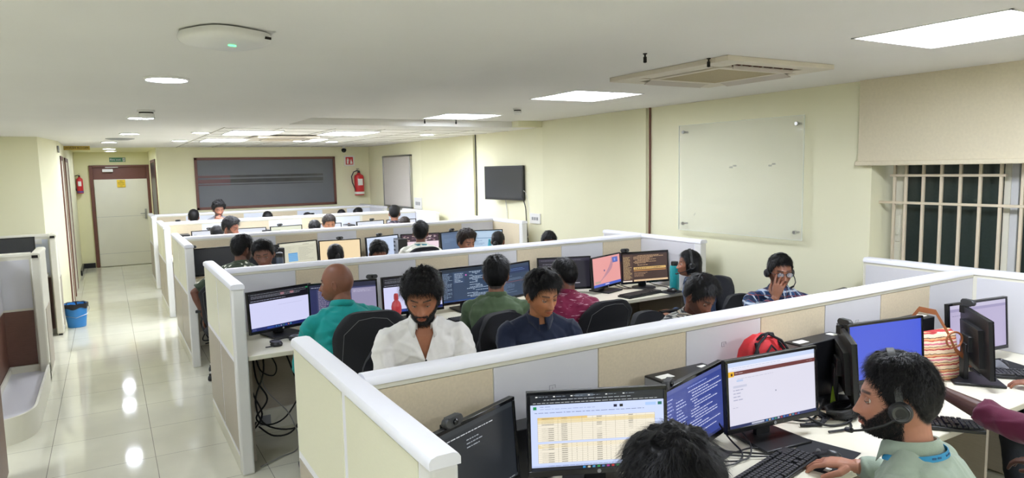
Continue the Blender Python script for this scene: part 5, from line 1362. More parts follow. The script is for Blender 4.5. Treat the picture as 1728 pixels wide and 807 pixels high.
def person(label, head_xy, crown, heading, look=(0, 0, 0), skin='8a5a42', hair='short', hcol='black', vol=.016, beard=None, shirt=None, sleeves='long', collar=True,
           open_v=0.0, lean=.14, shift=0.0, hands=None, legs=True, det=1, s=.95, seed=1, trousers='darkjeans', eyes=True, gaze=(0, 0), lid=.45, fem=0.0, wide=1.0, strands=None, curly=0.0,
           hair_ext=(), smile=0.0, hd=None, elbow_out=.45, shw=1.0, wr=.0065, fringe=.0, hl_up=0.0, placket=False):
    rng = random.Random(seed); nr = np.random.RandomState(seed)
    top = vol * (0 if hair == 'bald' else 1)
    zc = crown - .115 * s - top * s * .9
    ca, sa = math.cos(heading), math.sin(heading)
    rx = head_xy[0] - (shift * ca - lean * sa); ry = head_xy[1] - (shift * sa + lean * ca)
    Hc = Vector((shift, lean, zc))
    yw, pt, rl = look
    HR = Matrix.Rotation(yw, 3, 'Z') @ Matrix.Rotation(-pt, 3, 'X') @ Matrix.Rotation(rl, 3, 'Y')
    # neck base: below and a little behind the head
    nbv = Matrix.Rotation(yw * .3, 3, 'Z') @ Matrix.Rotation(-pt * .45, 3, 'X') @ Vector((0, -.036, -.146)) * s
    B = Hc + nbv; tz = .50
    Pv = Vector((0, -.03, tz))
    vox = {3: .0026, 2: .0034, 1: .005, 0: .0075}[det]
    # ---- volumes of the body
    mb = MB()
    nu, nv = {3: (150, 100), 2: (120, 84), 1: (80, 56), 0: (48, 36)}[det]
    D = head_dirs(nu, nv); HS = head_shape(D, fem, wide)
    if smile:
        pass
    HP = HS * s
    W_ = np.array([list(HR @ Vector(q)) for q in HP]) + np.array(Hc)
    mb.add([tuple(q) for q in W_], head_faces(nu, nv))
    for e in (-1, 1):
        c = Hc + HR @ Vector((e * .0755 * wide, -.010, -.012)) * s
        em = HR @ Matrix.Rotation(e * .45, 3, 'Z') @ Matrix.Rotation(-.15, 3, 'X')
        blob(mb, c, (.0058 * s, .0165 * s, .029 * s), em, 16, 12)
        # rim of the ear
        rim = [c + em @ Vector((e * .007, .0135 * math.cos(a) - .002, .024 * math.sin(a) + .002)) * s for a in [R(q) for q in range(-60, 241, 25)]]
        mb.tube(rim, .0048 * s, 8); blob(mb, c + em @ Vector((e * .004, .006, -.024)) * s, (.005 * s, .008 * s, .009 * s), em, 10, 7)
    nk0 = Hc + HR @ Vector((0, -.022, -.045)) * s; nkm = (nk0 + B) / 2 + Vector((0, -.002, .0))
    lofted(mb, [nk0, nk0 * .6 + B * .4, nkm * .3 + B * .7, B - Vector((0, .004, .03))], [.050 * s, .052 * s, .055 * s, .066 * s], [.056 * s, .054 * s, .056 * s, .062 * s], n=24, ax=[(1, 0, 0)] * 4, p=2)
    sw = .178 * shw * (1 - .08 * fem)
    SH = {e: B + Vector((e * sw, -.012, -.085)) for e in (-1, 1)}
    def torso(m, k, q=0.0):
        mid = (Pv + B) / 2 + Vector((0, -.035, 0))
        C = []
        for u in (0, .2, .4, .6, .78, .88, .95, 1.0):
            C.append(Pv * (1 - u) ** 2 + mid * 2 * u * (1 - u) + B * u * u)
        # B-spline passes a little under the neck
        Wd = [.165, .15, .152, .168, .178 * shw, .160 * shw, .105 * shw, .062]
        Dp = [.115, .11, .112, .120, .115, .098, .080, .062]
        lofted(m, C, [w * k + q for w in Wd], [w * k + q for w in Dp], n=32, ax=[(1, 0, 0)] * 8, p=2.4)
        for e in (-1, 1):
            blob(m, SH[e] + Vector((-e * .015, 0, .005)), (.062 * k + q, .058 * k + q, .058 * k + q), None, 16, 10)
            m.tube([B + Vector((e * .02, -.01, -.01)), B + Vector((e * .09, -.012, -.040)), SH[e]], [.048 * k + q, .046 * k + q, .048 * k + q], 14)
    torso(mb, .93)
    arms = {}
    ua, fa = .28 * s, .245 * s
    for e in (-1, 1):
        hspec = (hands or {}).get(e)
        if hspec is None: H, dn, nn, cu = Vector((e * .12, lean + .28, .772)), (e * -.15, 1, 0), (0, 0, 1), .5
        else: H, dn, nn, cu = Vector(hspec[0]), hspec[1], hspec[2], hspec[3]
        hint = (e * elbow_out, -.3, -1) if hspec is None or len(hspec) < 5 else hspec[4]
        El, H = ik(SH[e], H, ua, fa, hint)
        arms[e] = (SH[e], El, H)
        S0 = SH[e]
        mb.tube([S0, S0.lerp(El, .3), S0.lerp(El, .7), El], [.047 * s, .044 * s, .039 * s, .036 * s], 14); blob(mb, El, (.036 * s,) * 3)
        mb.tube([El, El.lerp(H, .25), El.lerp(H, .6), H], [.036 * s, .039 * s, .031 * s, .0235 * s], 14)
        hand_vol(mb, H, dn, nn, e, curl=cu if not isinstance(cu, (list, tuple)) else .5, s=s * 1.0, fing=cu if isinstance(cu, (list, tuple)) else None)
    me = remeshed(mb, vox, smooth={3: 2, 2: 2, 1: 1, 0: 1}[det], sf=.45, name='person')
    V = get_co(me)
    Hi = np.array(HR.inverted())
    q = ((V - np.array(Hc)) @ Hi.T) / s
    # ---- colour of the skin by place (lips, brows, beard, scalp)
    base = np.array(lin(skin)); C = np.tile(base, (len(V), 1))
    nz = fnoise(V, 160, seed)[:, None]; C *= 1 + .05 * nz
    x, y, z = q[:, 0], q[:, 1], q[:, 2]; ax = np.abs(x)
    isf = (y > .03); beard_w = None
    def blend(mask, col, a=1.0):
        nonlocal C
        k = np.clip(mask * a, 0, 1)[:, None]; C = C * (1 - k) + np.array(col) * k
    blend(isf * g2(ax, z, .035, -.030, .02, .016) , base * [1.12, .92, .88], .35)
    blend(isf * g2(ax, z, .031, .0, .015, .009), base * .72, .45)
    lip = isf * sst(1.15, .85, (ax / .0235) ** 2 + ((z + .0630) / (.0105)) ** 2) * (y > .06)
    blend(lip, base * [.88, .60, .62] + [.02, 0, 0], .9)
    blend(isf * (y > .06) * np.exp(-((z + .0632) / .0016) ** 2) * (ax < .022), base * .25, .8)
    hk = np.array(lin('1a1414'))
    bz = .0250 + .0030 * np.sin(np.clip((ax - .008) / .044, 0, 1) * PI * .85)
    brow = isf * sst(.0055, .0025, np.abs(z - bz)) * sst(.009, .013, ax) * sst(.053, .047, ax)
    blend(brow * (.9 + .2 * nz[:, 0]), hk, .97 if not fem else .8)
    th = np.arctan2(ax, y)
    near_head = (z > -.145) & (np.sqrt(x ** 2 + y ** 2) < .13)
    if beard:
        kind, amt = beard if isinstance(beard, (list, tuple)) else (beard, .9)
        side = sst(math.radians(100), math.radians(86), th)
        line = np.interp(np.degrees(th), [0, 14, 22, 34, 48, 62, 74, 86, 100], [-.071, -.071, -.052, -.040, -.024, -.006, .008, .012, .0])
        bm = sst(.004, -.006, z - line) * side * sst(-.150, -.125, z)
        mous = isf * (y > .055) * sst(.030, .025, ax) * sst(-.0445, -.048, z) * sst(-.072, -.066, z) * (1 - lip)
        mouth_gap = np.exp(-((ax / .020) ** 4)) * np.exp(-((z + .073) / .006) ** 2) * (y > .05)
        if kind == 'goatee': bm = bm * sst(.034, .024, ax)
        if kind == 'moustache': bm = bm * 0
        tot = np.clip(bm * (1 - lip) * (1 - .55 * mouth_gap) + mous, 0, 1) * near_head
        blend(tot, hk, amt)
        if amt > .7 and det >= 2:
            beard_w = tot; Nn = get_no(me); V = V + Nn * (tot * (.0045 + .0015 * fnoise(V, 420, 3)))[:, None]; set_co(me, V)
    if hair != 'bald':
        hm = sst(-.006, .006, z - hairline(th) - hl_up) * near_head * ((ax < .073 * wide) | (z > .02))
        blend(hm, hk, .95)
    else:
        hm = sst(-.01, .01, z - hairline(th) + .01) * near_head * sst(.06, -.03, y)
        blend(hm, base * .55, .35)
    set_col(me, C)
    me.materials.append(SKIN)
    body = bpy.data.objects.new('person', me); COL.objects.link(body)
    body.location = (rx, ry, 0); body.rotation_euler = (0, 0, heading)
    tag(body, label, 'person')
    hm4 = HR.to_4x4(); hm4.translation = Hc; hs = Matrix.Scale(s, 4)
    HM = hm4 @ hs      # head units -> person space
    def hp(v): return HM @ Vector(v)
    # ---- beard hairs
    if beard_w is not None:
        Vb = get_co(me); Nb = get_no(me); g_ = np.where(beard_w > .35)[0]
        nb = {3: 7000, 2: 3000}[det]
        ii = g_[nr.randint(0, len(g_), nb)]; rt = Vb[ii]; no_ = Nb[ii]
        dn_ = np.array(HR @ Vector((0, .12, -1))); fl = dn_ - no_ * (no_ @ dn_)[:, None] + nr.normal(0, .35, (nb, 3)); fl -= no_ * (fl * no_).sum(1)[:, None]; fl /= np.linalg.norm(fl, axis=1)[:, None] + 1e-9
        tg = np.cross(no_, fl); ln_ = (.004 + .006 * nr.rand(nb)) * s; wb = {3: .0007, 2: .0011}[det]
        A = np.stack([rt - no_ * .001 + tg * wb, rt - no_ * .001 - tg * wb, rt + (fl * .55 + no_ * .42) * ln_[:, None] - tg * wb * .6, rt + (fl * .55 + no_ * .42) * ln_[:, None] + tg * wb * .6, rt + (fl * 1.1 + no_ * .5) * ln_[:, None]], 1).reshape(-1, 3)
        m2 = bpy.data.meshes.new('beard')
        m2.from_pydata(A.tolist(), [], [f_ for k_ in range(nb) for f_ in ((5 * k_, 5 * k_ + 1, 5 * k_ + 2, 5 * k_ + 3), (5 * k_ + 3, 5 * k_ + 2, 5 * k_ + 4))]); m2.update(); m2.materials.append(HAIR[hcol])
        bo = bpy.data.objects.new('beard', m2); COL.objects.link(bo); bo.parent = body; bo['kind'] = 'stuff'
    # ---- eyes
    lidm = mat('lid_' + skin, tuple((int(skin[i:i + 2], 16) / 255 * .86) for i in (0, 2, 4)), .55)
    if eyes and det >= 1:
        for e in (-1, 1):
            c0 = Vector((e * .031 * wide, .0700 + .0015, .002)); r = .0123
            c = hp(c0)
            mb = MB(); blob(mb, (0, 0, 0), (r * s,) * 3, None, 20, 14)
            em = Matrix.Rotation(gaze[0], 3, 'Z') @ Matrix.Rotation(-gaze[1], 3, 'X')
            EM = (HR @ em)
            mb.v = [tuple(EM @ Vector(v) + c) for v in mb.v]
            eb = make('eye', mb, mat('eye_white', 'd8cfc4', .25), body, ang=90)
            mb = MB(); mb.lathe([(0, .98), (.35, .94), (.44, .885)], n=16, axis='Y')
            mb.v = [tuple(EM @ (Vector(v) * r * 1.03 * s) + c) for v in mb.v]; make('iris', mb, mat('dark_iris', '1a0f0a', .12), eb, ang=90)
            # lids: skin coloured shells over the ball, opening set by lid
            def shell(a0, a1, rr):
                m_ = MB(); n1, n2 = 14, 7; vs = []
                for j in range(n2 + 1):
                    for i in range(n1 + 1):
                        az = R(-78 + 156 * i / n1); el = a0 + (a1 - a0) * j / n2; sag = math.cos(az)
                        el2 = el * sag if j == 0 else el * sag * (1 - j / n2) + el * (j / n2)
                        vs.append(HR @ (Vector((math.sin(az) * math.cos(el2), math.cos(az) * math.cos(el2), math.sin(el2))) * rr * s) + c)
                fs = [(j * (n1 + 1) + i, j * (n1 + 1) + i + 1, (j + 1) * (n1 + 1) + i + 1, (j + 1) * (n1 + 1) + i) for j in range(n2) for i in range(n1)]
                if a1 < a0: fs = [tuple(reversed(f_)) for f_ in fs]
                m_.add(vs, fs); return m_, vs[:n1 + 1]
            up_edge = R(34 - 60 * (1 - lid)); lo_edge = R(-30)
            mu, edge = shell(up_edge, R(88), r * 1.09)
            ld = make('upper_eyelid', mu, lidm, body, ang=90)
            mt_ = MB(); mt_.tube([HR @ Vector((0, .0006, 0)) + p for p in edge], .0009 * s, 6); make('eyelashes', mt_, mat('lash', '15100f', .6), ld)
            mu, edge = shell(lo_edge, R(-88), r * 1.06); make('lower_eyelid', mu, lidm, body, ang=90)
    # ---- hair
    if hair != 'bald':
        HM_ = HAIR[hcol]
        nu2, nv2 = {3: (110, 80), 2: (90, 64), 1: (64, 44), 0: (40, 28)}[det]
        D = head_dirs(nu2, nv2); Pq = head_shape(D * np.array([1, 1, 1]), 0, wide)
        # smooth skull (no nose) for the cap
        th = np.arctan2(np.abs(Pq[:, 0]), Pq[:, 1]); ed = Pq[:, 2] - hairline(th) - hl_up
        if hair == 'long':
            ed = np.maximum(ed, np.where(th > R(62), (Pq[:, 2] + .11), -1))
        k = sst(-.002, .016, ed)
        topw = sst(-.02, .09, Pq[:, 2]); sidew = 1 - topw
        thick = vol * (topw * 1.0 + sidew * (.38 if hair in ('short',) else .8))
        thick = thick * (1 + .22 * fnoise(D, 5.5, seed) + (.25 + curly * .3) * fnoise(D, 17 + 10 * curly, seed + 2))
        if fringe: thick = thick + fringe * np.exp(-(th / .7) ** 2) * np.exp(-((Pq[:, 2] - .085) / .025) ** 2)
        k2 = sst(-.002, .034, ed); off = -.006 * (1 - k) + (thick * (.30 * k + .70 * k2) + .0015) * k
        Q = Pq + D * off[:, None]
        Q[:, 1] -= .0
        Wp = [tuple(hp(v)) for v in Q]
        mb = MB(); mb.add(Wp, head_faces(nu2, nv2))
        ho = make('hair', mb, HM_, body, ang=180)
        nst = strands if strands is not None else {3: 5200, 2: 3200, 1: 1100, 0: 260}[det]
        good = np.where((k > .35))[0]
        if nst and len(good):
            # area weighting: fewer picks near the pole
            wgt = np.maximum(.02, np.sqrt(np.clip(1 - D[good, 2] ** 2, 0, 1))); wgt /= wgt.sum()
            idx = nr.choice(good, nst, p=wgt)
            roots = Q[idx] + nr.normal(0, .0012, (nst, 3)); nrm = D[idx]
            crown_pt = np.array([.012, -.055, .115])
            flow = roots - crown_pt
            if hair == 'long': flow = flow * .4 + np.array([0, -.01, -.08])
            flow -= nrm * (flow * nrm).sum(1)[:, None]; flow /= np.linalg.norm(flow, axis=1)[:, None] + 1e-9
            tang = np.cross(nrm, flow)
            ln = (.4 + .6 * nr.rand(nst)) * (min(vol, .03) * 1.25 + .008) * (.45 + .65 * sst(-.03, .09, roots[:, 2]))
            if hair == 'long': ln = ln + .02
            lift = (.10 + .34 * nr.rand(nst)) * (.25 + .75 * sst(.0, .09, roots[:, 2])) * (1 if hair != 'long' else .25)
            wob = nr.normal(0, .35 + curly, nst); ph = nr.rand(nst) * 6
            seg = 4; wd = {3: .0009, 2: .0011, 1: .0017, 0: .003}[det]
            pts = []
            for j in range(seg + 1):
                u = j / seg
                p = roots - nrm * .003 + flow * (ln * u)[:, None] + nrm * (ln * (lift * u - lift * .55 * u * u * (1 + curly)))[:, None] + tang * (ln * wob * u * u * .6)[:, None]
                if curly: p = p + (tang * (np.sin(u * 5 + ph) * ln * .32 * curly)[:, None] + nrm * (np.cos(u * 5 + ph) * ln * .32 * curly)[:, None])
                pts.append(p)
            vs = []
            for j in range(seg + 1):
                ww = wd * (1 - .75 * (j / seg)) 
                a = pts[j] + tang * ww; b_ = pts[j] - tang * ww
                vs.append(np.stack([a, b_], 1))
            A = np.stack(vs, 1).reshape(nst, (seg + 1) * 2, 3)
            flat = A.reshape(-1, 3) * s
            flat = flat @ np.array(HR).T + np.array(Hc)
            fb = np.array([(2 * j, 2 * j + 1, 2 * j + 3, 2 * j + 2) for j in range(seg)])
            F = (fb[None] + (np.arange(nst) * (seg + 1) * 2)[:, None, None]).reshape(-1, 4)
            m2 = bpy.data.meshes.new('hair_strands'); m2.vertices.add(len(flat)); m2.vertices.foreach_set('co', flat.astype(np.float32).ravel())
            m2.loops.add(len(F) * 4); m2.loops.foreach_set('vertex_index', F.astype(np.int32).ravel()); m2.polygons.add(len(F))
            m2.polygons.foreach_set('loop_start', np.arange(0, len(F) * 4, 4, dtype=np.int32)); m2.update(calc_edges=True); m2.materials.append(HM_)
            so = bpy.data.objects.new('hair_strands', m2); COL.objects.link(so); so.parent = ho; so['kind'] = 'stuff'
        for kind in hair_ext:
            mb = MB()
            if kind == 'bun':
                blob(mb, (0, -.125, -.03), (.034, .03, .036), None, 20, 14); mb.v = [tuple(hp(Vector(v) * 1)) for v in mb.v]; make('hair_bun', mb, HM_, ho, ang=90)
            if kind == 'tail':
                lofted(mb, [(0, -.095, .02), (0, -.13, -.01), (0, -.135, -.07), (.01, -.125, -.14), (.015, -.12, -.2)], [.02, .026, .028, .024, .01], [.02, .024, .022, .018, .008], n=18)
                mb.v = [tuple(hp(v)) for v in mb.v]; make('ponytail', mb, HM_, ho, ang=90)
            if kind == 'drape':
                lofted(mb, [(0, -.03, .05), (0, -.045, -.02), (0, -.055, -.08), (0, -.07, -.15), (0, -.08, -.22)], [.082, .090, .088, .085, .06], [.07, .066, .055, .042, .025], n=28)
                mb.v = [tuple(hp(Vector(v) + Vector((0, 0, 0)))) for v in mb.v]; make('long_hair', mb, HM_, ho, ang=90)
    # ---- shirt
    if shirt is not None:
        sv = {3: .0055, 2: .0065, 1: .009, 0: .013}[det]
        mb = MB(); torso(mb, 1.0, .006)
        for e in (-1, 1):
            S0, El, H = arms[e]
            if sleeves == 'long': ends = [S0, S0.lerp(El, .35), S0.lerp(El, .75), El, El.lerp(H, .3), El.lerp(H, .65), El.lerp(H, .93)]; rs = [.060, .058, .054, .052, .050, .044, .036]
            elif sleeves == 'rolled': ends = [S0, S0.lerp(El, .35), S0.lerp(El, .75), El, El.lerp(H, .3)]; rs = [.060, .058, .054, .052, .050]
            else: ends = [S0, S0.lerp(El, .4), S0.lerp(El, .85)]; rs = [.060, .062, .060]
            mb.tube(ends, [r_ * s * (1 - .1 * fem) for r_ in rs], 16)
            if sleeves != 'short': blob(mb, El, (.052 * s,) * 3)
        ms = remeshed(mb, sv, smooth=5, sf=.5, name='shirt')
        wrinkle(ms, wr, seed * 1.3)
        if open_v or True:
            if open_v:
                import bmesh
                bm = bmesh.new(); bm.from_mesh(ms)
                for sx_ in (-1, 1):
                    no_ = Vector((1, 0, -.34 * sx_)).normalized()
                    bmesh.ops.bisect_plane(bm, geom=bm.verts[:] + bm.edges[:] + bm.faces[:], plane_co=Vector((B.x, 0, B.z - .02 - open_v)), plane_no=no_, dist=1e-5)
                bm.to_mesh(ms); bm.free()
            P = get_co(ms); cen = np.empty(len(ms.polygons) * 3, np.float32); ms.polygons.foreach_get('center', cen); cen = cen.reshape(-1, 3)
            zz = cen[:, 2] - (B.z - .02); xx = np.abs(cen[:, 0] - B.x); yy = cen[:, 1] - B.y
            kill = (xx ** 2 + (yy) ** 2 < (.060 * s) ** 2) & (zz > -.03)
            if open_v: kill |= (yy > .02) & (zz > -open_v) & (xx < (zz + open_v) * .34)
            if kill.any():
                import bmesh
                bm = bmesh.new(); bm.from_mesh(ms); bm.faces.ensure_lookup_table()
                bmesh.ops.delete(bm, geom=[bm.faces[i] for i in np.where(kill)[0]], context='FACES'); bm.to_mesh(ms); bm.free()
        ms.materials.append(shirt)
        so = bpy.data.objects.new('shirt', ms); COL.objects.link(so); so.parent = body
        nd = (Hc + HR @ Vector((0, -.03, -.05)) * s - B).normalized()     # neck direction
        Xn = Vector((1, 0, 0)); Xn = (Xn - nd * Xn.dot(nd)).normalized(); Yn = nd.cross(Xn)
        if collar == 'round':
            mb = MB(); ring = [B + nd * .006 + Xn * .064 * s * math.cos(a) + Yn * .066 * s * math.sin(a) for a in [2 * PI * i / 28 for i in range(29)]]
            mb.tube(ring, .0065, 8); make('collar', mb, shirt, so, ang=60)
        elif collar:
            mb = MB(); n = 40; gap = R(14 if not open_v else 30); vs = []
            for i in range(n + 1):
                a = gap + (2 * PI - 2 * gap) * i / n      # 0 = front (+Y), increasing to the left
                dr = Xn * math.sin(a) + Yn * math.cos(a); fr_ = math.exp(-((min(a, 2 * PI - a) - gap) / .38) ** 2); back = (1 - math.cos(a)) / 2
                r0 = .058 * s + .006 * fr_; h = (.030 + .010 * back) * s; dn_ = (.036 + .030 * fr_) * s
                drop = -.012 * fr_ * (1 if open_v else .5)
                pr = [(r0, -.014), (r0 + .001, h * .6), (r0 + .003, h), (r0 + .008, h + .001), (r0 + .014, h - .008), (r0 + .022 + .010 * fr_, h - dn_)]
                for (rr, hh) in pr: vs.append(B + dr * rr + nd * (hh + drop))
            m_ = 6
            fs = [(i * m_ + k, i * m_ + k + 1, (i + 1) * m_ + k + 1, (i + 1) * m_ + k) for i in range(n) for k in range(m_ - 1)]
            mb.add(vs, fs); co = make('collar', mb, shirt, so, ang=60)
            sd = co.modifiers.new('t', 'SOLIDIFY'); sd.thickness = .0022; sd.offset = 0
        if placket:
            Pm = get_co(ms); z0 = B.z - .03 - (open_v or .02); rows = []
            for k in range(14):
                zz_ = z0 - k * .03; nr_ = Pm[(np.abs(Pm[:, 2] - zz_) < .012) & (np.abs(Pm[:, 0] - B.x) < .02)]
                if len(nr_): rows.append((zz_, nr_[:, 1].max()))
            if len(rows) > 3:
                mb = MB(); vs = []
                for zz_, yy_ in rows:
                    for dx_, dy_ in ((-.016, .000), (-.015, .003), (.015, .003), (.016, .000)): vs.append((B.x + dx_, yy_ + dy_, zz_))
                mb.add(vs, [(4 * i_ + k, 4 * i_ + k + 1, 4 * i_ + 5 + k, 4 * i_ + 4 + k) for i_ in range(len(rows) - 1) for k in range(3)]); make('placket', mb, shirt, so, ang=30)
        if open_v:
            for j in range(2):
                cpt = B + Vector((.0, .118 - .0 + j * .002, -open_v - .012 - .075 * j))
                mb = MB(); mb.lathe([(0, -.001), (.0052, -.001), (.0052, .002), (0, .003)], n=14, axis='Y'); mb.v = [tuple(Vector(v) + cpt) for v in mb.v]
                if j == 0: make('shirt_button', mb, mat('dark_button', '1c1a1e', .3), so)
    # ---- legs
    if legs:
        tm = {'darkjeans': mat('dark_denim', '22262f', .85, var=.1, scale=60, bump=.2, bscale=400), 'jeans': mat('washed_denim', '8b9db4', .85, var=.12, scale=40, bump=.2, bscale=400), 'black': mat('black_trousers', '1a1b20', .85)}[trousers]
        mb = MB(); lofted(mb, [(0, -.03, .46), (0, -.03, .53), (0, -.03, .60)], [.17, .175, .155], [.13, .13, .115], n=24)
        for e in (-1, 1):
            kn = Vector((e * .12, .40, .50)); an = Vector((e * .13, .38 + .03 * e, .09))
            mb.tube([(e * .085, -.0, .53), Vector((e * .1, .2, .525)), kn], [.088, .082, .066], 16); blob(mb, kn, (.066,) * 3); mb.tube([kn, kn.lerp(an, .4), an], [.064, .060, .048], 14)
        tr = remeshed(mb, .012, smooth=4, name='trousers'); wrinkle(tr, .003, seed + 3); tr.materials.append(tm)
        to = bpy.data.objects.new('trousers', tr); COL.objects.link(to); to.parent = body
        for e in (-1, 1):
            mb = MB(); an = Vector((e * .13, .38 + .03 * e, 0))
            lofted(mb, [an + Vector((0, -.07, .04)), an + Vector((0, -.02, .05)), an + Vector((0, .05, .045)), an + Vector((0, .12, .035)), an + Vector((0, .17, .028))], [.03, .036, .042, .042, .028], [.036, .045, .042, .03, .02], n=18, ax=[(1, 0, 0)] * 5)
            mb.v = [(a, b_, max(c_, .003)) for a, b_, c_ in mb.v]
            make('shoe', mb, 'black', body, ang=60)
    Mw = Matrix.Translation((rx, ry, 0)) @ Matrix.Rotation(heading, 4, 'Z')
    info = dict(obj=body, HM=Mw @ HM, s=s, arms=arms, B=B, Mw=Mw, Hc=Hc)
    return info
def headset(info, label, mic=True, side=-1, vol=.016, both=True, fwd=0.0):
    t = thing('headset', label, 'headset', (0, 0, 0)); t.matrix_world = info['HM'] @ Matrix.Translation((0, fwd, 0))
    f = MB(); rr = .080 + .002; pts = []
    for k in range(21):
        a = R(-8 + 196 * k / 20); pts.append((rr * 1.06 * math.cos(a), -.012 + .006 * math.sin(a), .010 + (.112 + vol * .95) * math.sin(a)))
    f = MB()
    vs = []
    for i, p in enumerate(pts):
        p = Vector(p); c_ = Vector((0, -.012, .0)); o_ = (p - c_).normalized()
        for (dy, dr) in ((-.010, 0), (.010, 0), (.010, .004), (-.010, .004)): vs.append(p + Vector((0, dy, 0)) + o_ * dr)
    f.add(vs, [(4 * i + k, 4 * i + 4 + k, 4 * i + 4 + (k + 1) % 4, 4 * i + (k + 1) % 4) for i in range(20) for k in range(4)]); make('headband', f, 'darkg', t, bevel=.001)
    for e in ((-1, 1) if both else (side,)):
        f = MB(); f.lathe([(0, .0), (.026, 0), (.030, .004), (.031, .014), (.026, .022), (.012, .025), (0, .025)], n=28, axis='X'); f.v = [(e * (.078 + v[0]), v[1] - .012, v[2] - .012) for v in f.v]
        if e < 0: f.f = [tuple(reversed(q)) for q in f.f]
        ec = make('ear_cup', f, 'black', t)
        f = MB(); f.lathe([(.0185, .0245), (.0215, .0262), (.0235, .0235)], n=28, axis='X'); f.v = [(e * (.078 + v[0]), v[1] - .012, v[2] - .012) for v in f.v]; make('ear_cup_ring', f, 'dmetal', ec)
    if mic:
        e = side
        f = MB(); f.tube([(e * .100, -.012, -.02), (e * .100, .03, -.045), (e * .090, .07, -.062), (e * .065, .105, -.075), (e * .05, .118, -.079)], [.004, .0035, .0035, .0035, .0035], 8); f.tube([(e * .058, .112, -.077), (e * .036, .124, -.082)], [.0075, .0075], 10); make('microphone_boom', f, 'black', t)
    return t
def spectacles(info, label):
    t = thing('spectacles', label, 'glasses', (0, 0, 0)); t.matrix_world = info['HM']
    f = MB()
    for e in (-1, 1):
        ring = [(e * .033 + .024 * math.cos(a), .098, .002 + .018 * math.sin(a)) for a in [2 * PI * i / 24 for i in range(25)]]; f.tube(ring, .0018, 6)
        f.tube([(e * .057, .097, .006), (e * .076, .06, .006), (e * .082, -.01, .004)], .0016, 6)
    f.tube([(-.009, .1, .006), (0, .102, .008), (.009, .1, .006)], .0016, 6); make('frame', f, 'black', t)
    for e in (-1, 1):
        f = MB(); f.lathe([(0, 0), (.0235, 0), (.0235, .0008), (0, .0008)], (e * .033, .098, .002), 20, axis='Y', sy=.75); make('lens', f, glass('lens_glass', (.9, .95, 1), .05, alpha=.18), t)
    return t
SH = dict(
    white=cloth('white_shirt_cloth', 'e8e6e2'), navy=cloth('navy_shirt_cloth', '1b2338'), teal=cloth('teal_shirt_cloth', '138a86'), olive=cloth('olive_green_shirt_cloth', '4f6146'),
    sage=cloth('sage_grey_green_cloth', '98a696', sc=40), maroon=cloth('maroon_shirt_cloth', '561733'), tanwhite=cloth('off_white_shirt_cloth', 'dcdccf'),
    check=cloth('checked_shirt_cloth', 'd8d8d2', pattern='plaid', cols=[('3a3d42', 24, .22, 0), ('16181c', 24, .09, .3), ('c8b8a0', 12, .05, .6)]),
    blue=cloth('blue_plaid_cloth', '2c4a74', pattern='plaid', cols=[('1a2a48', 12, .35, .2), ('b8c4d4', 12, .14, .55), ('8c4a48', 12, .05, .9)]),
    burg=cloth('burgundy_streaked_cloth', '7c2042', pattern='scratch', cols=['c898a8']),
    floral=cloth('green_floral_cloth', '3c4636', pattern='flowers', cols=['d4d4c4', '8a8a6c']),
    dplaid=cloth('dark_plaid_cloth', '4a4550', pattern='plaid', cols=[('2c2a34', 16, .4, 0), ('8a7c80', 16, .08, .6)]),
    black=cloth('black_top_cloth', '1d1d22'), bluegrey=cloth('slate_blue_top_cloth', '46587a'), grey=cloth('grey_top_cloth', '7c7e84'), pink=cloth('dusty_pink_cloth', '9a6a70'),
)

def cast(label, xy, crown, body, head, pitch=0, roll=0, **k):
    """body and head: direction faced, in degrees from 'towards the camera', positive turning to the viewer's right"""
    al = math.atan2(-xy[1], -xy[0])
    hd_ = al + R(body) - PI / 2
    return person(label, xy, crown, hd_, look=(R(head - body), R(pitch), R(roll)), **k)
A_ = cast('man with full beard and open collared white shirt looking down behind the nearest partition', (1.262, 3.0), 1.40, 4, -6, 20, skin='a0684a', vol=.040, beard=('full', .97), shirt=SH['white'], open_v=.145, placket=True,
          det=3, curly=.35, seed=11, strands=7000, lid=.46, fringe=.012, hl_up=-.003, s=.97, lean=.14, shw=1.05, wr=.007)
cast('young man in a navy shirt looking down to the right behind the nearest partition', (1.93, 2.98), 1.335, 14, 33, 16, skin='a8704c', vol=.036, beard=('moustache', .4), shirt=SH['navy'], det=3, seed=12, lid=.42, strands=6000, fringe=.012, s=.95)
cast('man in a black and white checked shirt bent forward, dark hair towards the camera', (3.05, 2.95), 1.205, 30, 52, 34, skin='7c5040', vol=.034, beard=('full', .6), shirt=SH['check'], det=2, seed=21, lid=.2, s=.97, lean=.24, wide=1.02)
D_ = cast('man in a blue plaid shirt holding a hand before his face, wearing headset and spectacles', (4.03, 3.15), 1.225, 8, 22, 8, skin='8f5f48', vol=.018, beard=('full', .5), shirt=SH['blue'], det=2, seed=31, lid=.5, s=.97,
          hands={1: ((.050, .30, .945), (-.28, -.18, 1), (.35, 1, .25), (.25, .5, .75, .9), (1, -.2, -1)), -1: ((-.14, .36, .772), (.3, 1, 0), (0, 0, 1), .5)}, lean=.12, shw=.98)
headset(D_, 'black headset worn by the man with his hand before his face', side=-1, vol=.018)
spectacles(D_, 'thin black spectacles of the man with his hand before his face')
cast('bald man in a teal shirt seen from behind, face turned left', (1.12, 3.93), 1.328, -158, -108, 6, skin='82533e', hair='bald', shirt=SH['teal'], det=3, seed=13, trousers='black', s=.97, lid=.5, shw=1.06)
cast('man in an olive green shirt seen from behind in the second row', (2.27, 4.08), 1.268, 176, 172, 4, skin='8f6048', vol=.026, shirt=SH['olive'], det=2, seed=14, s=1.0, shw=1.05, hl_up=-.018)
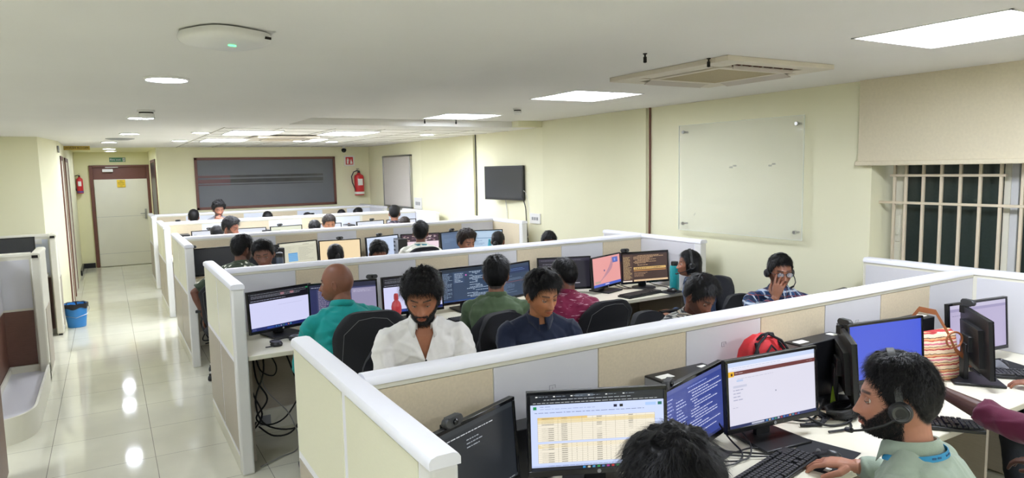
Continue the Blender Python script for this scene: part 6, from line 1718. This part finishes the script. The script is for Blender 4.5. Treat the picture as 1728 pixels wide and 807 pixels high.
cast('man in a burgundy streaked shirt seen from behind, face turned left', (2.84, 4.08), 1.20, -168, -128, 12, skin='7c4c3a', vol=.018, beard=('full', .8), shirt=SH['burg'], det=2, seed=15, s=.97, lean=.18, shw=1.05, hl_up=-.012)
H_ = cast('woman with long black hair and headphones in profile at the end of the second row', (4.16, 4.15), 1.15, -100, -82, 2, skin='a06c54', hair='long', vol=.012, shirt=SH['bluegrey'], det=2, seed=16, fem=1, hair_ext=('drape',), s=.93, lid=.5, shw=.92, lean=.1, hands={1: ((.08, .26, .60), (-.2, 1, 0), (0, 0, 1), .4), -1: ((-.08, .24, .60), (.2, 1, 0), (0, 0, 1), .4)})
headset(H_, 'thin black headset worn by the woman in profile', side=-1, vol=.012)
cast('smiling young man with short black hair just behind the second partition at the aisle', (1.10, 6.0), 1.31, -14, -8, 14, roll=4, skin='785042', vol=.024, shirt=SH['black'], det=2, seed=17, s=.95, lid=.5, wide=1.06)
cast('man in a dark green floral shirt seen from behind at the third row aisle end', (1.05, 6.72), 1.30, 158, 128, 8, skin='6e4636', vol=.026, beard=('full', .7), shirt=SH['floral'], sleeves='short', det=2, seed=18, s=.98,
     hands={-1: ((-.33, .0, .56), (-.1, .3, -1), (-1, 0, 0), .6, (-1, -.3, 0)), 1: ((.12, .42, .772), (0, 1, 0), (0, 0, 1), .5)}, collar=True, curly=.3, shw=1.08)
cast('woman with smooth black hair seen from behind in front of the plain cream screen', (1.98, 6.95), 1.125, -176, -170, 6, skin='8a5a44', hair='long', vol=.014, shirt=SH['pink'], det=1, seed=19, fem=1, hair_ext=('tail',), s=.93, eyes=False)
cast('man with untidy black hair looking down, only his forehead and eyes above the second partition', (2.10, 5.98), 1.235, 10, 12, 28, skin='8c5c48', vol=.026, shirt=SH['grey'], det=1, seed=20, s=.93, lid=.2, fringe=.016)
M_ = cast('man in an off white shirt with a lanyard seen from behind in the third row', (2.93, 6.95), 1.308, 176, 172, 0, skin='7c5040', vol=.024, shirt=SH['tanwhite'], det=2, seed=22, s=.95, shw=1.02)
cast('man with thick dark brown hair looking right, just above the second partition', (3.0, 5.98), 1.28, 25, 35, 12, skin='9a6a52', hcol='brown', vol=.036, shirt=SH['grey'], det=1, seed=23, s=.93, lid=.45, fringe=.02)
cast('woman with dark hair in a bun seen from behind beside the light blue bottle', (3.90, 6.95), 1.13, 170, 165, 4, skin='8a5a44', vol=.014, hcol='soft', shirt=SH['black'], det=1, seed=24, fem=1, hair_ext=('bun',), s=.92, eyes=False)
cast('woman with parted black hair, only forehead and hair above the second partition near the wall', (3.97, 5.98), 1.20, 10, 5, 30, skin='8c5c46', hair='long', vol=.016, shirt=SH['pink'], det=1, seed=25, fem=1, hair_ext=('drape',), s=.93, lid=.3, hl_up=.01)
cast('bearded man with swept back black hair facing right above the third partition', (1.27, 8.9), 1.345, 40, 58, 14, skin='946250', vol=.034, beard=('full', .8), shirt=SH['navy'], det=1, seed=26, s=.97, lid=.3, fringe=.02)
cast('dark haired head seen from behind, left beside the bearded man in the fourth row', (1.20, 9.6), 1.20, 180, 175, 0, skin='7c5040', vol=.02, shirt=SH['black'], det=0, seed=27, s=.93, legs=True)
cast('man with short brown hair looking down above the third partition', (2.47, 8.9), 1.315, 8, 14, 18, skin='a06e54', hcol='brown', vol=.024, shirt=SH['grey'], det=1, seed=28, s=.95, lid=.3)
cast('dark haired head seen from behind, left beside the man with short brown hair', (2.46, 9.6), 1.20, 180, 180, 0, skin='7c5040', vol=.022, shirt=SH['black'], det=0, seed=29, s=.95, legs=True)
cast('man in a dark plaid shirt sitting tall, seen from behind in the fourth row', (3.66, 9.65), 1.352, 180, 178, 0, skin='8a5a46', vol=.018, shirt=SH['dplaid'], det=1, seed=30, s=.97, legs=True, eyes=False, hl_up=.015)
cast('grey brown haired head just above the third partition, right of the man in dark plaid', (3.52, 8.9), 1.225, 0, 0, 34, skin='9a6a54', hcol='brown', vol=.02, shirt=SH['grey'], det=0, seed=32, s=.9, legs=True)
cast('man with short hair and pale collar seen from behind in the farthest row', (1.17, 12.0), 1.31, 178, 176, 0, skin='7c5040', vol=.018, shirt=SH['tanwhite'], det=0, seed=33, s=.95, legs=True)
cast('curly haired bearded man resting his chin in his hand in the distance', (1.475, 11.46), 1.458, 8, 14, 16, skin='946450', vol=.042, beard=('full', .8), shirt=SH['grey'], det=1, seed=34, curly=.8, s=.93, lid=.25,
     hands={1: ((.05, .24, 1.12), (-.3, .1, 1), (.6, 1, 0), 1.0, (1, 0, -1)), -1: ((-.05, .30, 1.09), (.5, .2, 1), (-.3, 1, 0), 1.0, (-1, 0, -1))}, legs=True)
cast('black haired head seen from behind in front of the dark monitors of the farthest row', (2.30, 12.0), 1.225, 180, 180, 0, skin='7c5040', hair='long', vol=.018, shirt=SH['black'], det=0, seed=35, s=.92, legs=True)
cast('greyish head barely above the fourth partition, near the middle of the farthest row', (2.96, 12.0), 1.175, 180, 175, 0, skin='7c5040', hcol='soft', vol=.014, shirt=SH['black'], det=0, seed=36, s=.9, legs=True)
cast('black haired head before the bright monitor on the window side of the farthest row', (3.56, 12.0), 1.195, 180, 180, 0, skin='7c5040', vol=.014, shirt=SH['black'], det=0, seed=37, s=.92, legs=True)
cast('dark haired head turned right at the window end of the farthest row', (3.87, 12.0), 1.215, 150, 130, 0, skin='8a5a46', vol=.016, shirt=SH['blue'], det=0, seed=38, s=.95, legs=True)
AA_ = cast('bearded man with headset in a sage green shirt, hand on a mouse at the front', (1.97, 1.12), 1.298, -108, -84, 6, skin='b47e66', vol=.020, beard=('full', .93), shirt=SH['sage'], det=3, seed=41, s=1.04, curly=.35, strands=11000, lid=.34, gaze=(0, .3),
            hands={1: ((.285, .345, .79), (-.15, 1, -.10), (0, .1, 1), .42, (1, -.3, -.6)), -1: ((-.12, .34, .775), (.2, 1, 0), (0, 0, 1), .5)}, lean=.12, shw=1.1, wr=.005, hl_up=.004)
headset(AA_, 'black headset with microphone worn by the man in the sage green shirt', side=-1, vol=.020, both=True, fwd=.014)
B_ = cast('person with untidy black hair and glasses cut off by the bottom edge of the picture', (.975, 1.0), 1.315, -135, -112, 26, skin='8c5e4a', vol=.036, shirt=SH['grey'], det=3, seed=42, s=.95, strands=8000, curly=.15, lean=.16)
spectacles(B_, 'dark rimmed glasses of the person at the bottom edge')
cast('person in a maroon shirt at the right edge reaching an arm towards the keyboard', (3.13, 1.02), 1.20, -112, -105, 10, skin='4c3028', vol=.02, shirt=SH['maroon'], sleeves='rolled', det=2, seed=43, s=1.06, trousers='jeans', lean=.22, shw=1.1,
     hands={-1: ((-.17, .71, .88), (.1, 1, -.2), (0, .1, 1), .6, (-1, -.2, -.6)), 1: ((.10, .40, .60), (0, 1, 0), (0, 0, 1), .5)})
cast('person whose face just enters at the right picture edge, hand on a mouse', (3.93, 1.46), 1.13, -95, -88, 6, skin='8c5e4a', vol=.02, shirt=SH['grey'], det=2, seed=44, s=.93, lean=.26,
     hands={1: ((.14, .56, .785), (-.1, 1, 0), (0, 0, 1), .45), -1: ((-.14, .30, .775), (.1, 1, 0), (0, 0, 1), .5)})
# lanyards
def lanyard(info, label, m, low=.16):
    t = thing('lanyard', label, 'lanyard', (0, 0, 0)); t.matrix_world = info['Mw']; B = info['B']
    f = MB(); pts = []; s = info['s']
    n = 26
    for k in range(n + 1):
        a = -PI * .80 + 2 * PI * .80 * k / n         # around the back of the neck
        pts.append((B + Vector((.082 * s * math.sin(a), -.006 - .080 * s * math.cos(a), .012 + .004 * math.cos(a) - .045 * (abs(a) / PI) ** 2)), Vector((math.sin(a), -math.cos(a), .35)).normalized()))
    vs = []
    for p, o_ in pts:
        up = Vector((0, 0, 1)) - o_ * o_.z; up.normalize()
        for a_, b_ in ((-.009, 0), (.009, 0), (.009, .002), (-.009, .002)): vs.append(p + up * a_ + o_ * b_)
    f.add(vs, [(4 * i + k, 4 * i + 4 + k, 4 * i + 4 + (k + 1) % 4, 4 * i + (k + 1) % 4) for i in range(n) for k in range(4)]); make('neck_band', f, m, t)
    return t, pts
lb = mat('blue_lanyard_ribbon', '1f86b4', .55)
lt, lp = lanyard(AA_, 'bright blue lanyard round the collar of the man in sage green', lb)
f = MB()
for k in (9, 10, 12, 13):
    p, o_ = lp[k]; q, _ = lp[k + 1]; f.box(p.lerp(q, .5) + o_ * .0028, ((q - p).length * .7, .0012, .006), rz=math.atan2((q - p).y, (q - p).x))
make('printed_mark', f, mat('lanyard_print', '14507c', .6), lt)
lanyard(M_, 'blue green lanyard round the neck of the man in off white', mat('teal_lanyard_ribbon', '3a8a98', .6))

# chairs
CH = [(1.27, 3.83, R(-14), 'black office chair of the bald man, its back towards the camera', 1.10),
      (2.04, 3.98, R(12), 'black office chair of the man in olive green, between the two nearest men', .96),
      (3.0, 3.98, R(-4), 'black office chair of the man in burgundy, second row', .93),
      (1.94, 3.08, PI + R(14), 'black office chair of the young man in navy', 1.04),
      (3.04, 3.12, PI + R(10), 'black office chair of the man in the checked shirt', .90),
      (4.08, 4.0, R(84), 'black office chair of the woman in profile, seen edge on', .93),
      (4.02, 3.25, PI - R(4), 'black office chair of the man with his hand before his face', .88),
      (1.262, 3.06, PI + R(4), 'black office chair of the man in the white shirt, hidden behind him', .98),
      (2.80, 6.78, 0, 'black office chair of the man in off white, third row', 1.07),
      (.93, 6.72, R(-28), 'black office chair with white base of the man in the floral shirt', .90)]
c0 = None
for (x, y, rz, l, tp) in CH: chair(x, y, rz, l, tp)
